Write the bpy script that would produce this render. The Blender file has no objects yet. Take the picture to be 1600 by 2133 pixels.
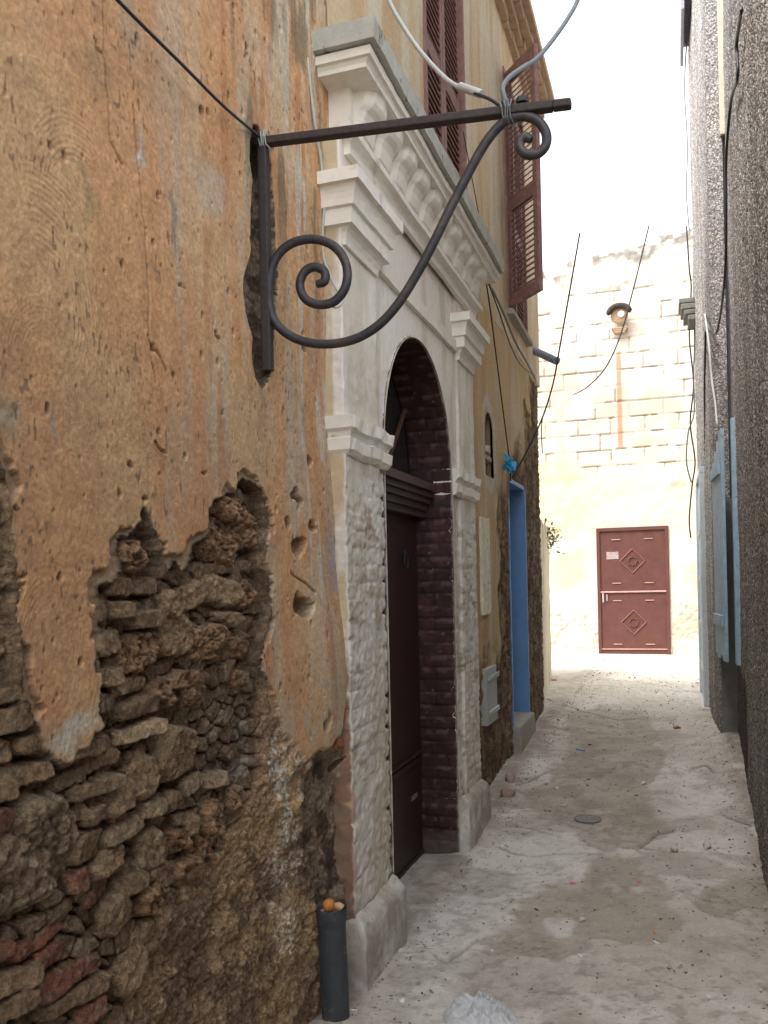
import bpy, math, random
import numpy as np
from mathutils import Vector, Matrix
random.seed(7)
S = bpy.context.scene
COL = S.collection
# ------------------------------------------------------------------ camera
F_PX = 1800.0; PPX, PPY = 800.0, 1214.0; ROLL = 0.022; YAW = math.atan(1/3.0); CH = 1.45
fw = Vector((-math.sin(YAW), math.cos(YAW), 0)); rt = Vector((math.cos(YAW), math.sin(YAW), 0)); up = Vector((0, 0, 1))
cr, sr = math.cos(ROLL), math.sin(ROLL)
c_r = rt*cr - up*sr; c_u = up*cr + rt*sr
CAM = Vector((0, 0, CH))
def ray(px, py):
    return fw + c_r*((px-PPX)/F_PX) - c_u*((py-PPY)/F_PX)
def at(px, py, X=None, Y=None, Z=None):
    """point of the real place seen at a measured photo position, on a known plane"""
    d = ray(px, py)
    if X is not None: t = X/d.x
    elif Y is not None: t = Y/d.y
    else: t = (Z-CH)/d.z
    return CAM + d*t
def gz(y):
    return np.interp(y, [-50, 4.5, 8.4, 14, 60], [0, 0, .18, .25, .3])
def atg(px, py):
    z = 0.0
    for _ in range(12):
        p = at(px, py, Z=z); z = float(gz(p.y))
    return p
cd = bpy.data.cameras.new('camera'); cam = bpy.data.objects.new('camera', cd); COL.objects.link(cam)
m = Matrix((c_r, c_u, -fw)).transposed().to_4x4(); m.translation = CAM; cam.matrix_world = m
cd.sensor_fit = 'HORIZONTAL'; cd.sensor_width = 36; cd.lens = 36*F_PX/1600; cd.shift_y = 147.5/1600
cd.clip_start = .05; cd.clip_end = 500
S.camera = cam
S.render.resolution_x = 768; S.render.resolution_y = 1024
# ------------------------------------------------------------------ noise
def hsh(ix, iy, seed):
    n = (ix.astype(np.int64)*374761393 + iy.astype(np.int64)*668265263 + seed*974634777) & 0x7fffffff
    n = ((n ^ (n >> 13))*1274126177) & 0x7fffffff
    n = (n ^ (n >> 16)) & 0x7fffffff
    return n/float(0x7fffffff)
def vn(x, y, seed=0):
    ix = np.floor(x); iy = np.floor(y); fx = x-ix; fy = y-iy
    fx = fx*fx*(3-2*fx); fy = fy*fy*(3-2*fy)
    a = hsh(ix, iy, seed); b = hsh(ix+1, iy, seed); c = hsh(ix, iy+1, seed); d = hsh(ix+1, iy+1, seed)
    return (a*(1-fx)+b*fx)*(1-fy) + (c*(1-fx)+d*fx)*fy
def fbm(x, y, sc, octv=4, seed=0, g=.5):
    s = 0; a = 1; t = 0
    for o in range(octv):
        s = s + a*vn(x*sc+o*17.3, y*sc+o*9.1, seed+o); t += a; a *= g; sc *= 2.03
    return s/t
def worley(x, y, seed=0, jit=.9):
    ix = np.floor(x); iy = np.floor(y); f1 = np.full(x.shape, 9.); f2 = np.full(x.shape, 9.); idc = np.zeros(x.shape)
    for dx in (-1, 0, 1):
        for dy in (-1, 0, 1):
            cx = ix+dx; cy = iy+dy
            px = cx+.5+(hsh(cx, cy, seed)-.5)*jit; py = cy+.5+(hsh(cx, cy, seed+5)-.5)*jit
            d = np.hypot(x-px, y-py); r = hsh(cx, cy, seed+11)
            cl = d < f1
            f2 = np.where(cl, f1, np.minimum(f2, d)); idc = np.where(cl, r, idc); f1 = np.where(cl, d, f1)
    return f1, f2, idc
def sst(a, b, x):
    t = np.clip((x-a)/(b-a), 0, 1); return t*t*(3-2*t)
def inpoly(x, y, P):
    r = np.zeros(x.shape, bool); n = len(P)
    for i in range(n):
        x0, y0 = P[i]; x1, y1 = P[(i+1) % n]
        if y0 == y1: continue
        c = ((y0 > y) != (y1 > y)) & (x < (x1-x0)*(y-y0)/(y1-y0)+x0)
        r ^= c
    return r
def pdist(x, y, P, closed=True):
    d = np.full(x.shape, 99.)
    n = len(P)
    for i in range(n if closed else n-1):
        x0, y0 = P[i]; x1, y1 = P[(i+1) % n]; ex, ey = x1-x0, y1-y0
        t = np.clip(((x-x0)*ex+(y-y0)*ey)/(ex*ex+ey*ey+1e-12), 0, 1)
        d = np.minimum(d, np.hypot(x-x0-t*ex, y-y0-t*ey))
    return d
def mixc(c, col, f):
    return c*(1-f[..., None]) + np.array(col)*f[..., None]
# ------------------------------------------------------------------ materials
def newmat(name):
    mt = bpy.data.materials.new(name); mt.use_nodes = True
    nt = mt.node_tree; nt.nodes.clear()
    o = nt.nodes.new('ShaderNodeOutputMaterial'); b = nt.nodes.new('ShaderNodeBsdfPrincipled')
    nt.links.new(b.outputs[0], o.inputs[0]); return mt, nt, b
def mat(name, color=(.5, .5, .5), attr=False, rough=.85, var=.25, nscale=30, bump=.3, bscale=120, bdist=.003, metal=0, color2=None, c2scale=6, c2lo=.5, c2hi=.65, spec=.3):
    mt, nt, b = newmat(name); N = nt.nodes.new; L = nt.links.new
    tc = N('ShaderNodeTexCoord')
    if attr:
        a = N('ShaderNodeAttribute'); a.attribute_name = 'Col'; src = a.outputs['Color']
    else:
        r = N('ShaderNodeRGB'); r.outputs[0].default_value = (*color, 1); src = r.outputs[0]
    if color2:
        n2 = N('ShaderNodeTexNoise'); n2.inputs['Scale'].default_value = c2scale; n2.inputs['Detail'].default_value = 8; n2.inputs['Roughness'].default_value = .65
        L(tc.outputs['Object'], n2.inputs['Vector'])
        mr = N('ShaderNodeMapRange'); mr.inputs[1].default_value = c2lo; mr.inputs[2].default_value = c2hi; L(n2.outputs[0], mr.inputs[0])
        mx = N('ShaderNodeMixRGB'); L(mr.outputs[0], mx.inputs[0]); L(src, mx.inputs[1]); mx.inputs[2].default_value = (*color2, 1); src = mx.outputs[0]
    n = N('ShaderNodeTexNoise'); n.inputs['Scale'].default_value = nscale; n.inputs['Detail'].default_value = 6; n.inputs['Roughness'].default_value = .7
    L(tc.outputs['Object'], n.inputs['Vector'])
    mr = N('ShaderNodeMapRange'); mr.inputs[1].default_value = .25; mr.inputs[2].default_value = .75; mr.inputs[3].default_value = 1-var; mr.inputs[4].default_value = 1+var
    L(n.outputs[0], mr.inputs[0])
    mu = N('ShaderNodeMixRGB'); mu.blend_type = 'MULTIPLY'; mu.inputs[0].default_value = 1
    L(src, mu.inputs[1]); L(mr.outputs[0], mu.inputs[2]); L(mu.outputs[0], b.inputs['Base Color'])
    b.inputs['Roughness'].default_value = rough; b.inputs['Metallic'].default_value = metal
    b.inputs['Specular IOR Level'].default_value = spec
    if name == 'rough_render':
        mr2 = N('ShaderNodeMapRange'); mr2.inputs[3].default_value = .30; mr2.inputs[4].default_value = 1; L(a.outputs['Alpha'], mr2.inputs[0])
        n3 = N('ShaderNodeTexNoise'); n3.inputs['Scale'].default_value = 70; n3.inputs['Detail'].default_value = 10; n3.inputs['Roughness'].default_value = .8; L(tc.outputs['Object'], n3.inputs['Vector'])
        v3 = N('ShaderNodeTexVoronoi'); v3.inputs['Scale'].default_value = 130; L(tc.outputs['Object'], v3.inputs['Vector'])
        ad = N('ShaderNodeMath'); ad.operation = 'MULTIPLY_ADD'; ad.inputs[1].default_value = .25; L(v3.outputs['Distance'], ad.inputs[0]); L(n3.outputs[0], ad.inputs[2])
        bp = N('ShaderNodeBump'); bp.inputs['Distance'].default_value = .016; L(mr2.outputs[0], bp.inputs['Strength']); L(ad.outputs[0], bp.inputs['Height']); L(bp.outputs[0], b.inputs['Normal'])
        gr_ = N('ShaderNodeMapRange'); gr_.inputs[1].default_value = .42; gr_.inputs[2].default_value = .6; gr_.inputs[3].default_value = .55; gr_.inputs[4].default_value = 1.25; L(n3.outputs[0], gr_.inputs[0])
        m3 = N('ShaderNodeMixRGB'); m3.blend_type = 'MULTIPLY'; L(a.outputs['Alpha'], m3.inputs[0]); L(mu.outputs[0], m3.inputs[1]); L(gr_.outputs[0], m3.inputs[2]); L(m3.outputs[0], b.inputs['Base Color'])
    elif bump:
        nb = N('ShaderNodeTexNoise'); nb.inputs['Scale'].default_value = bscale; nb.inputs['Detail'].default_value = 5; nb.inputs['Roughness'].default_value = .65
        L(tc.outputs['Object'], nb.inputs['Vector'])
        bp = N('ShaderNodeBump'); bp.inputs['Strength'].default_value = bump; bp.inputs['Distance'].default_value = bdist
        L(nb.outputs[0], bp.inputs['Height']); L(bp.outputs[0], b.inputs['Normal'])
    return mt
def pebble_mat(name):
    mt, nt, b = newmat(name); N = nt.nodes.new; L = nt.links.new
    tc = N('ShaderNodeTexCoord')
    v = N('ShaderNodeTexVoronoi'); v.inputs['Scale'].default_value = 105; L(tc.outputs['Object'], v.inputs['Vector'])
    sep = N('ShaderNodeSeparateColor'); L(v.outputs['Color'], sep.inputs[0])
    cr_ = N('ShaderNodeValToRGB'); e = cr_.color_ramp.elements
    e[0].position = .0; e[0].color = (.09, .083, .083, 1); e[1].position = 1; e[1].color = (.58, .55, .5, 1)
    k = cr_.color_ramp.elements.new(.45); k.color = (.21, .20, .195, 1)
    k = cr_.color_ramp.elements.new(.8); k.color = (.36, .34, .32, 1)
    L(sep.outputs[0], cr_.inputs[0])
    at_ = N('ShaderNodeAttribute'); at_.attribute_name = 'Col'
    mu = N('ShaderNodeMixRGB'); mu.blend_type = 'MULTIPLY'; mu.inputs[0].default_value = 1
    L(cr_.outputs[0], mu.inputs[1]); L(at_.outputs['Color'], mu.inputs[2]); L(mu.outputs[0], b.inputs['Base Color'])
    b.inputs['Roughness'].default_value = .8; b.inputs['Specular IOR Level'].default_value = .3
    bp = N('ShaderNodeBump'); bp.inputs['Strength'].default_value = .8; bp.inputs['Distance'].default_value = .006; bp.invert = True
    L(v.outputs['Distance'], bp.inputs['Height']); L(bp.outputs[0], b.inputs['Normal'])
    return mt
M = {}
M['plaster'] = mat('weathered_plaster', attr=True, var=.22, nscale=45, bump=.55, bscale=150, bdist=.004)
M['rough'] = mat('rough_render', attr=True, var=.32, nscale=75, bump=.8, bscale=230, bdist=.004)
M['white'] = mat('whitewashed_render', attr=True, var=.10, nscale=30, bump=.5, bscale=90, bdist=.004)
M['trim'] = mat('painted_trim', (.79, .75, .66), var=.1, nscale=18, bump=.4, bscale=80, bdist=.003, color2=(.40, .34, .27), c2scale=7, c2lo=.6, c2hi=.78)
M['cap'] = mat('grey_cornice_slab', (.43, .43, .38), var=.2, nscale=14, bump=.5, bscale=90, bdist=.003, color2=(.10, .10, .09), c2scale=9, c2lo=.6, c2hi=.68)
M['maroon'] = mat('maroon_gloss_paint', attr=True, var=.25, nscale=30, rough=.65, bump=.35, bscale=60, bdist=.004, spec=.4)
M['door'] = mat('dark_maroon_door', (.040, .018, .017), var=.25, nscale=12, rough=.45, bump=.2, bscale=40, bdist=.002)
M['iron'] = mat('wrought_iron', (.055, .055, .062), var=.3, nscale=60, rough=.5, metal=.35, bump=.5, bscale=140, bdist=.0015, color2=(.10, .085, .075), c2scale=18, c2lo=.5, c2hi=.7)
M['ironrust'] = mat('rusty_iron', (.060, .050, .047), var=.35, nscale=60, rough=.7, metal=.2, bump=.5, bscale=140, bdist=.0015)
M['shutter'] = mat('faded_brown_shutter', (.24, .13, .115), var=.3, nscale=25, rough=.7, color2=(.30, .21, .19), c2scale=12, c2lo=.5, c2hi=.7)
M['dark'] = mat('dark_interior', (.02, .017, .015), var=.2, bump=0)
M['body'] = mat('house_body', (.35, .25, .15), var=.3)
M['blue'] = mat('blue_paint', (.13, .27, .52), var=.12, nscale=10, rough=.55, bump=.3, color2=(.10, .19, .36), c2scale=5, c2lo=.55, c2hi=.75)
M['blue_board'] = mat('weathered_blue_board', (.33, .47, .57), var=.2, nscale=14, rough=.7, bump=.3, color2=(.33, .25, .19), c2scale=26, c2lo=.58, c2hi=.66)
M['wirew'] = mat('pale_cable', (.45, .47, .45), var=.15, bump=0, rough=.6)
M['wireg'] = mat('grey_cable', (.16, .18, .19), var=.15, bump=0, rough=.55)
M['wireb'] = mat('black_cable', (.03, .03, .035), var=.15, bump=0, rough=.5)
M['palewood'] = mat('pale_worn_wood', (.74, .69, .52), var=.3, nscale=25, bump=.4, color2=(.22, .17, .11), c2scale=20, c2lo=.58, c2hi=.7)
M['greywood'] = mat('grey_hatch', (.44, .46, .43), var=.15, nscale=20, bump=.3)
M['ledge'] = mat('dark_grey_ledge', (.17, .165, .15), var=.3, nscale=25, bump=.7, bscale=50, bdist=.006)
M['stone'] = mat('grey_stone', (.33, .31, .27), var=.3, nscale=25, bump=.7, bscale=50, bdist=.006)
M['pipe'] = mat('dark_grey_pipe', (.05, .055, .06), var=.3, nscale=30, rough=.55, bump=.3, color2=(.18, .18, .17), c2scale=9, c2lo=.58, c2hi=.75)
M['pebble'] = pebble_mat('pebble_dash')
M['cement'] = mat('smooth_cement', (.19, .185, .175), var=.25, nscale=12, bump=.5, bscale=60)
M['metaldoor'] = mat('maroon_metal_door', (.115, .046, .038), var=.2, nscale=8, rough=.5, bump=.15, color2=(.45, .33, .30), c2scale=55, c2lo=.70, c2hi=.74)
M['ground'] = mat('alley_concrete', attr=True, var=.2, nscale=70, bump=.6, bscale=110, bdist=.004, rough=.85)
# ------------------------------------------------------------------ object helpers
def tag(o, label=None, cat=None, group=None, kind=None):
    if label: o['label'] = label
    if cat: o['category'] = cat
    if group: o['group'] = group
    if kind: o['kind'] = kind
    return o
def par(o, p):
    if p is not None:
        o.parent = p; q = p; w = Matrix.Identity(4)
        chain = []
        while q is not None: chain.append(q); q = q.parent
        for q in reversed(chain): w = w @ q.matrix_parent_inverse @ Matrix.LocRotScale(q.location, q.rotation_euler, q.scale)
        o.matrix_parent_inverse = w.inverted()
    return o
def empty(name, loc, label, cat, group=None):
    o = bpy.data.objects.new(name, None); COL.objects.link(o); o.location = loc; o.empty_display_size = .2
    return tag(o, label, cat, group)
class MB:
    def __init__(s): s.v = []; s.f = []
    def add(s, vs, fs):
        b = len(s.v); s.v += [tuple(v) for v in vs]; s.f += [tuple(i+b for i in f) for f in fs]
    def box(s, x0, x1, y0, y1, z0, z1, mtx=None, j=0):
        vs = [Vector((x, y, z)) for x in (x0, x1) for y in (y0, y1) for z in (z0, z1)]
        if j: vs = [v+Vector((random.uniform(-j, j), random.uniform(-j, j), random.uniform(-j, j))) for v in vs]
        if mtx is not None: vs = [mtx @ v for v in vs]
        s.add(vs, [(0, 1, 3, 2), (4, 6, 7, 5), (0, 4, 5, 1), (2, 3, 7, 6), (0, 2, 6, 4), (1, 5, 7, 3)])
        return s
    def tube(s, pts, r, seg=8, smooth=0, cap=True, flat=1.0):
        P = [Vector(p) for p in pts]
        R = list(r) if hasattr(r, '__len__') else [r]*len(P)
        if smooth:
            Q = []; RR = []
            for i in range(len(P)-1):
                p0 = P[max(i-1, 0)]; p1 = P[i]; p2 = P[i+1]; p3 = P[min(i+2, len(P)-1)]
                for k in range(smooth):
                    t = k/smooth
                    Q.append(.5*((2*p1)+(p2-p0)*t+(2*p0-5*p1+4*p2-p3)*t*t+(3*p1-p0-3*p2+p3)*t**3)); RR.append(R[i]*(1-t)+R[i+1]*t)
            Q.append(P[-1]); RR.append(R[-1]); P, R = Q, RR
        vs = []; n = None
        for i, p in enumerate(P):
            t = (P[min(i+1, len(P)-1)]-P[max(i-1, 0)]).normalized()
            if n is None:
                a = Vector((0, 1, 0)) if abs(t.y) < .9 else Vector((1, 0, 0)); n = t.cross(a).normalized()
            n = (n-t*n.dot(t)).normalized(); bb = t.cross(n)
            for k in range(seg):
                a = 2*math.pi*k/seg; vs.append(p+(n*math.cos(a)+bb*math.sin(a)*flat)*R[i])
        fs = []
        for i in range(len(P)-1):
            for k in range(seg):
                k2 = (k+1) % seg; fs.append((i*seg+k, i*seg+k2, (i+1)*seg+k2, (i+1)*seg+k))
        if cap: fs += [tuple(range(seg))[::-1], tuple((len(P)-1)*seg+k for k in range(seg))]
        s.add(vs, fs); return s
    def build(s, name, m_, parent=None, bevel=0, smooth=False):
        me = bpy.data.meshes.new(name); me.from_pydata(s.v, [], s.f); me.update()
        import bmesh
        bm = bmesh.new(); bm.from_mesh(me)
        bmesh.ops.recalc_face_normals(bm, faces=bm.faces)
        if bevel:
            bmesh.ops.bevel(bm, geom=[e for e in bm.edges if len(e.link_faces) == 2 and e.calc_face_angle(0) > .5], offset=bevel, segments=2, affect='EDGES', profile=.5)
        bm.to_mesh(me); bm.free()
        if smooth: me.polygons.foreach_set('use_smooth', [True]*len(me.polygons))
        me.materials.append(m_); o = bpy.data.objects.new(name, me); COL.objects.link(o)
        return par(o, parent)
def grid(name, P, C, m_, parent=None, keep=None, flip=False, smooth=False):
    """P (nu,nv,3) positions, C (nu,nv,3) albedo"""
    nu, nv = P.shape[:2]
    idx = np.arange(nu*nv).reshape(nu, nv)
    q = np.stack([idx[:-1, :-1], idx[1:, :-1], idx[1:, 1:], idx[:-1, 1:]], -1)
    if flip: q = q[..., ::-1]
    if keep is not None: q = q[keep]
    q = q.reshape(-1, 4)
    me = bpy.data.meshes.new(name)
    me.vertices.add(nu*nv); me.vertices.foreach_set('co', P.reshape(-1).astype(np.float32))
    me.loops.add(len(q)*4); me.loops.foreach_set('vertex_index', q.reshape(-1).astype(np.int32))
    me.polygons.add(len(q)); me.polygons.foreach_set('loop_start', np.arange(0, len(q)*4, 4, dtype=np.int32))
    me.update(calc_edges=True); me.validate()
    if smooth: me.polygons.foreach_set('use_smooth', np.ones(len(me.polygons), bool))
    if C is not None:
        a = me.color_attributes.new('Col', 'FLOAT_COLOR', 'POINT')
        a.data.foreach_set('color', (C if C.shape[2] == 4 else np.concatenate([C, np.ones(C.shape[:2]+(1,))], -1)).reshape(-1).astype(np.float32))
    me.materials.append(m_); o = bpy.data.objects.new(name, me); COL.objects.link(o)
    return par(o, parent)
def relief(name, axis, base, U, V, H, C, m_, parent=None, skirt=.1, keepf=None, smooth=False, lean=None):
    U2 = np.concatenate([[U[0]], U, [U[-1]]]); V2 = np.concatenate([[V[0]], V, [V[-1]]])
    H2 = np.pad(H, 1, mode='edge'); C2 = np.pad(C, ((1, 1), (1, 1), (0, 0)), mode='edge')
    H2[0, :] = H2[-1, :] = -skirt; H2[:, 0] = H2[:, -1] = -skirt
    UU, VV = np.meshgrid(U2, V2, indexing='ij')
    b = base if lean is None else base+lean(UU, VV)
    if axis == 'L': P = np.stack([b+H2, UU, VV], -1); fl = False
    elif axis == 'R': P = np.stack([b-H2, UU, VV], -1); fl = True
    elif axis == 'F': P = np.stack([UU, b-H2, VV], -1); fl = False
    keep = None
    if keepf is not None:
        keep = np.ones((len(U2)-1, len(V2)-1), bool)
        keep = np.pad(keepf((U[:-1]+U[1:])[:, None]/2, (V[:-1]+V[1:])[None, :]/2)+np.zeros((len(U)-1, len(V)-1), bool), 1, mode='edge')
    return grid(name, P, C2, m_, parent, keep, fl, smooth)
def axis_with(a, b, st, marks=()):
    st = st if callable(st) else (lambda x, s=st: s)
    cuts = sorted([a, b]+[k for k in marks if a < k < b]); out = [a]
    for i in range(len(cuts)-1):
        x = cuts[i]
        while True:
            x += st(x)
            if x > cuts[i+1]-st(x)*.5: break
            out.append(x)
        out.append(cuts[i+1])
    return np.array(out)
def ypz(P, X):   # photo polygon -> (Y,Z) on a left-wall plane
    return [(lambda q: (q.y, q.z))(at(x, y, X=X)) for x, y in P]
# ------------------------------------------------------------------ planes of the place
XW, XP, XD = -1.17, -1.09, -1.30       # wall face, portal face, door face
CORNER = 8.4; ROOF = 6.0
house = empty('old_house', (XW, 4, 0), 'ochre plastered old house with crumbling stonework and a white arched doorway, along the left side', 'house')
# ================================================================== NEAR WALL
U = axis_with(.85, 2.93, lambda y: .0018+.0011*(y-.9)+.0006); V = axis_with(-.08, 3.75, .0040)
Y, Z = np.meshgrid(U, V, indexing='ij')
# --- exposed masonry outline
expo = ypz([(-300, 900), (0, 960), (14, 985), (26, 1040), (32, 1100), (40, 1180), (36, 1250), (50, 1350), (62, 1450), (78, 1500), (100, 1540), (122, 1582), (140, 1586), (165, 1562), (190, 1556), (206, 1520),
            (208, 1450), (212, 1400), (205, 1330), (204, 1260), (198, 1225), (215, 1212), (240, 1210), (246, 1180), (254, 1122), (268, 1118), (280, 1095), (302, 1062), (314, 1100), (326, 1124), (338, 1150), (349, 1204), (360, 1180),
            (372, 1172), (386, 1182), (395, 1150), (411, 1134), (437, 1121), (444, 1080), (446, 1040), (464, 1026), (481, 1014), (492, 1024), (498, 1003), (507, 992), (520, 1000), (536, 1004), (548, 1022), (555, 1040), (560, 1095), (556, 1156), (563, 1244),
            (560, 1309), (545, 1366), (560, 1440), (575, 1520), (560, 1600), (590, 1700), (575, 1800), (590, 1900), (600, 2000), (560, 2300), (-300, 2300)], XW)
nz1 = (fbm(Y, Z, 14, 4, 3)-.5); nz2 = (fbm(Y, Z, 14, 4, 9)-.5)
Yp = Y+nz1*.05; Zp = Z+nz2*.05
masM = inpoly(Yp, Zp, expo); dE = pdist(Yp, Zp, expo)
sd = np.where(masM, -dE, dE)                       # + outside
def blob(cx, cy, rx, ry, X=XW, rot=0, warp=1.0):
    p = at(cx, cy, X=X); a = at(cx+rx, cy, X=X).y-at(cx-rx, cy, X=X).y; b = ry*2*(p-CAM).dot(fw)/F_PX
    dy = (Y+nz1*.06*warp-p.y)/(a/2); dz = (Z+nz2*.06*warp-p.z)/(b/2)
    return np.hypot(dy, dz)
# --- plaster
fine = fbm(Y, Z, 160, 3, 21)-.5; med = fbm(Y, Z, 30, 4, 22)-.5; big = fbm(Y, Z, 3.0, 3, 23)-.5
coarse = sst(2.15, 1.75, Y+.25*(fbm(Y, Z, 4, 2, 77)-.5))                      # swirled trowel coat near the camera
Hpl = .0014*fine*(.5+1.3*coarse) + .0028*med*(.4+.6*coarse) + .010*big
for (cx, cy, r0, r1) in [(90, 640, .08, .27), (170, 450, .07, .20), (100, 780, .05, .15), (110, 1330, .05, .14), (262, 250, .04, .12)]:
    p = at(cx, cy, X=XW); r = np.hypot(Y-p.y, (Z-p.z)*.8); an = np.arctan2(Z-p.z, Y-p.y)
    w = sst(r0, r0+.03, r)*sst(r1, r1-.05, r)*sst(-.5, .2, np.sin(an+.4))*sst(.35, .6, fbm(Y, Z, 12, 3, int(cx)))
    Hpl = Hpl + w*.0009*np.sin(r*2*math.pi/(.0085+.002*math.sin(cx))+3*nz1+3*(fbm(Y, Z, 30, 2, 8)-.5))*(.4+1.2*vn(r*60, an*3, 6))
# wavy leans in the coat
pits = worley(Y*17, Z*13, 31); pit = sst(.17, .05, np.hypot(0, pits[0])+.1*(fine))*(pits[2] > .91)
pits2 = worley(Y*42, Z*30, 35); pit = np.maximum(pit, .5*sst(.2, .08, pits2[0])*(pits2[2] > .95))
Hpl = Hpl-pit*.014
for P in ([(212, -20), (218, 60), (216, 110), (222, 160), (228, 220), (232, 290), (256, 340)], [(276, 220), (282, 290), (290, 360), (300, 430), (303, 500), (307, 580), (310, 660), (318, 740), (325, 800)],
          [(196, 80), (205, 105), (217, 117)], [(345, 900), (348, 940), (335, 935), (322, 920)], [(598, 1190), (625, 1215), (640, 1235)], [(630, -20), (634, 80), (645, 180), (662, 270), (672, 400)], [(308, 700), (330, 735), (345, 770)]):
    q = ypz(P, XW); d = pdist(Y+nz1*.02, Z+nz2*.02, q, False)
    Hpl = Hpl-.02*sst(.0045, .001, d)+.004*sst(.02, .0, d)*(Y < q[0][0])
# --- eroded rough render (lower right of the wall and around the cavities)
rz = ypz([(556, 1420), (585, 1500), (630, 1560), (676, 1520), (705, 1340), (735, 1240), (750, 1240), (760, 2300), (200, 2300), (330, 1900), (480, 1750), (560, 1600), (540, 1400)], XW)
rin = inpoly(Yp+nz2*.08, Zp+nz1*.08, rz); dR = pdist(Yp+nz2*.08, Zp+nz1*.08, rz); roughM = np.where(rin, 1., 0)*sst(0, .04, dR)
Hr = -.018+.034*(fbm(Y, Z, 26, 5, 41, .72)-.5)+.05*(fbm(Y, Z, 6, 3, 43)-.5)
# --- stones and bricks of the exposed masonry: (x, y, half width, half height, kind)
def Z2(L): return [(x/2.286, y/2.286+850, a/2.286, b/2.286, k) for x, y, a, b, k in L]
def Z3(L): return [(x/2.105, y/2.105+1450, a/2.105, b/2.105, k) for x, y, a, b, k in L]
stones = Z2([(610, 850, 55, 45, 'b'), (725, 845, 58, 48, 'b'), (945, 900, 66, 72, 's'), (1082, 872, 78, 78, 's'), (1205, 885, 52, 62, 'r'), (855, 930, 50, 60, 's'), (740, 1005, 76, 45, 'b'),
             (540, 1120, 58, 60, 'b'), (690, 1170, 115, 85, 'r'), (880, 1090, 72, 105, 's'), (1005, 1120, 80, 82, 'r'), (1120, 1010, 50, 32, 's'), (1150, 1135, 60, 62, 'r'), (530, 1280, 58, 50, 'b'),
             (668, 1320, 84, 42, 'l'), (540, 1405, 58, 50, 'b'), (685, 1425, 85, 45, 'b'), (820, 1350, 62, 62, 'r'), (990, 1335, 70, 92, 'r'), (892, 1300, 48, 40, 'r'), (20, 470, 40, 90, 's'), (36, 645, 46, 80, 's'),
             (38, 800, 46, 50, 's'), (42, 940, 48, 60, 's'), (60, 1370, 82, 42, 'b'), (60, 1130, 55, 70, 's'), (1060, 640, 95, 85, 'r'), (1190, 570, 62, 100, 'r'), (1110, 760, 130, 30, 'b'), (660, 700, 70, 85, 'r'), (1190, 1290, 40, 40, 'r'), (1140, 480, 70, 60, 'r'), (500, 960, 40, 60, 'b'), (600, 960, 45, 50, 'b')])
stones += Z3([(70, 110, 88, 62, 'b'), (395, 235, 128, 40, 'b'), (605, 65, 90, 30, 'b'), (632, 158, 84, 38, 'l'), (482, 290, 66, 38, 'b'), (352, 362, 75, 40, 'b'), (120, 355, 130, 50, 'b'), (440, 405, 100, 36, 'b'),
              (170, 215, 58, 40, 'b'), (40, 255, 44, 55, 's'), (800, 250, 84, 125, 's'), (655, 355, 62, 110, 's'), (545, 460, 62, 66, 's'), (895, 392, 46, 36, 'l'), (985, 368, 40, 36, 'l'), (815, 462, 40, 40, 's'),
              (715, 492, 52, 42, 'l'), (585, 590, 84, 42, 'l'), (700, 685, 56, 95, 's'), (820, 640, 46, 58, 'r'), (520, 722, 76, 52, 's'), (880, 560, 26, 66, 's'), (975, 530, 50, 75, 'r'), (440, 525, 42, 40, 'b'),
              (425, 660, 64, 70, 'b'), (210, 680, 205, 240, 'g'), (388, 810, 46, 54, 'd'), (470, 880, 50, 40, 'd'), (40, 545, 48, 58, 'd'), (540, 970, 60, 90, 's'), (610, 1190, 70, 105, 's'), (230, 1075, 110, 42, 'd'),
              (270, 1150, 66, 48, 'd'), (345, 1235, 150, 52, 'd'), (108, 1262, 92, 52, 'b'), (362, 1325, 126, 42, 'b'), (88, 1378, 100, 46, 'b'), (430, 1385, 50, 50, 'd'), (770, 790, 80, 60, 's'), (790, 1000, 50, 75, 's'),
              (860, 760, 50, 50, 'r'), (1080, 460, 36, 60, 'r'), (700, 900, 70, 60, 'r'), (660, 1060, 60, 60, 's'), (45, 420, 50, 46, 'b'), (30, 860, 50, 60, 'g'), (600, 830, 55, 45, 'b'), (50, 1140, 56, 46, 'd'), (490, 1250, 40, 50, 'r'), (930, 640, 50, 70, 'r')])
f1, f2, cid = worley(Y*14+nz1*.8, Z*22+nz2*.8, 51)
rub = sst(.02, .14, f2-f1)
Hm = -.062+.026*rub*(.4+cid)+.018*(fbm(Y, Z, 30, 4, 55)-.5)+.03*(fbm(Y, Z, 5, 2, 56)-.5)
Cm = mixc(np.ones(Y.shape+(3,))*np.array((.110, .080, .055)), (.19, .145, .10), rub*cid)
best = np.zeros(Y.shape)
wy = (fbm(Y, Z, 16, 4, 61, .6)-.5); wz = (fbm(Y, Z, 16, 4, 65, .6)-.5)
pal = {'b': (.215, .160, .108), 'l': (.31, .25, .18), 's': (.25, .19, .13), 'r': (.25, .165, .105), 'd': (.21, .105, .075), 'g': (.22, .18, .13)}
rs = random.Random(3)
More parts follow.
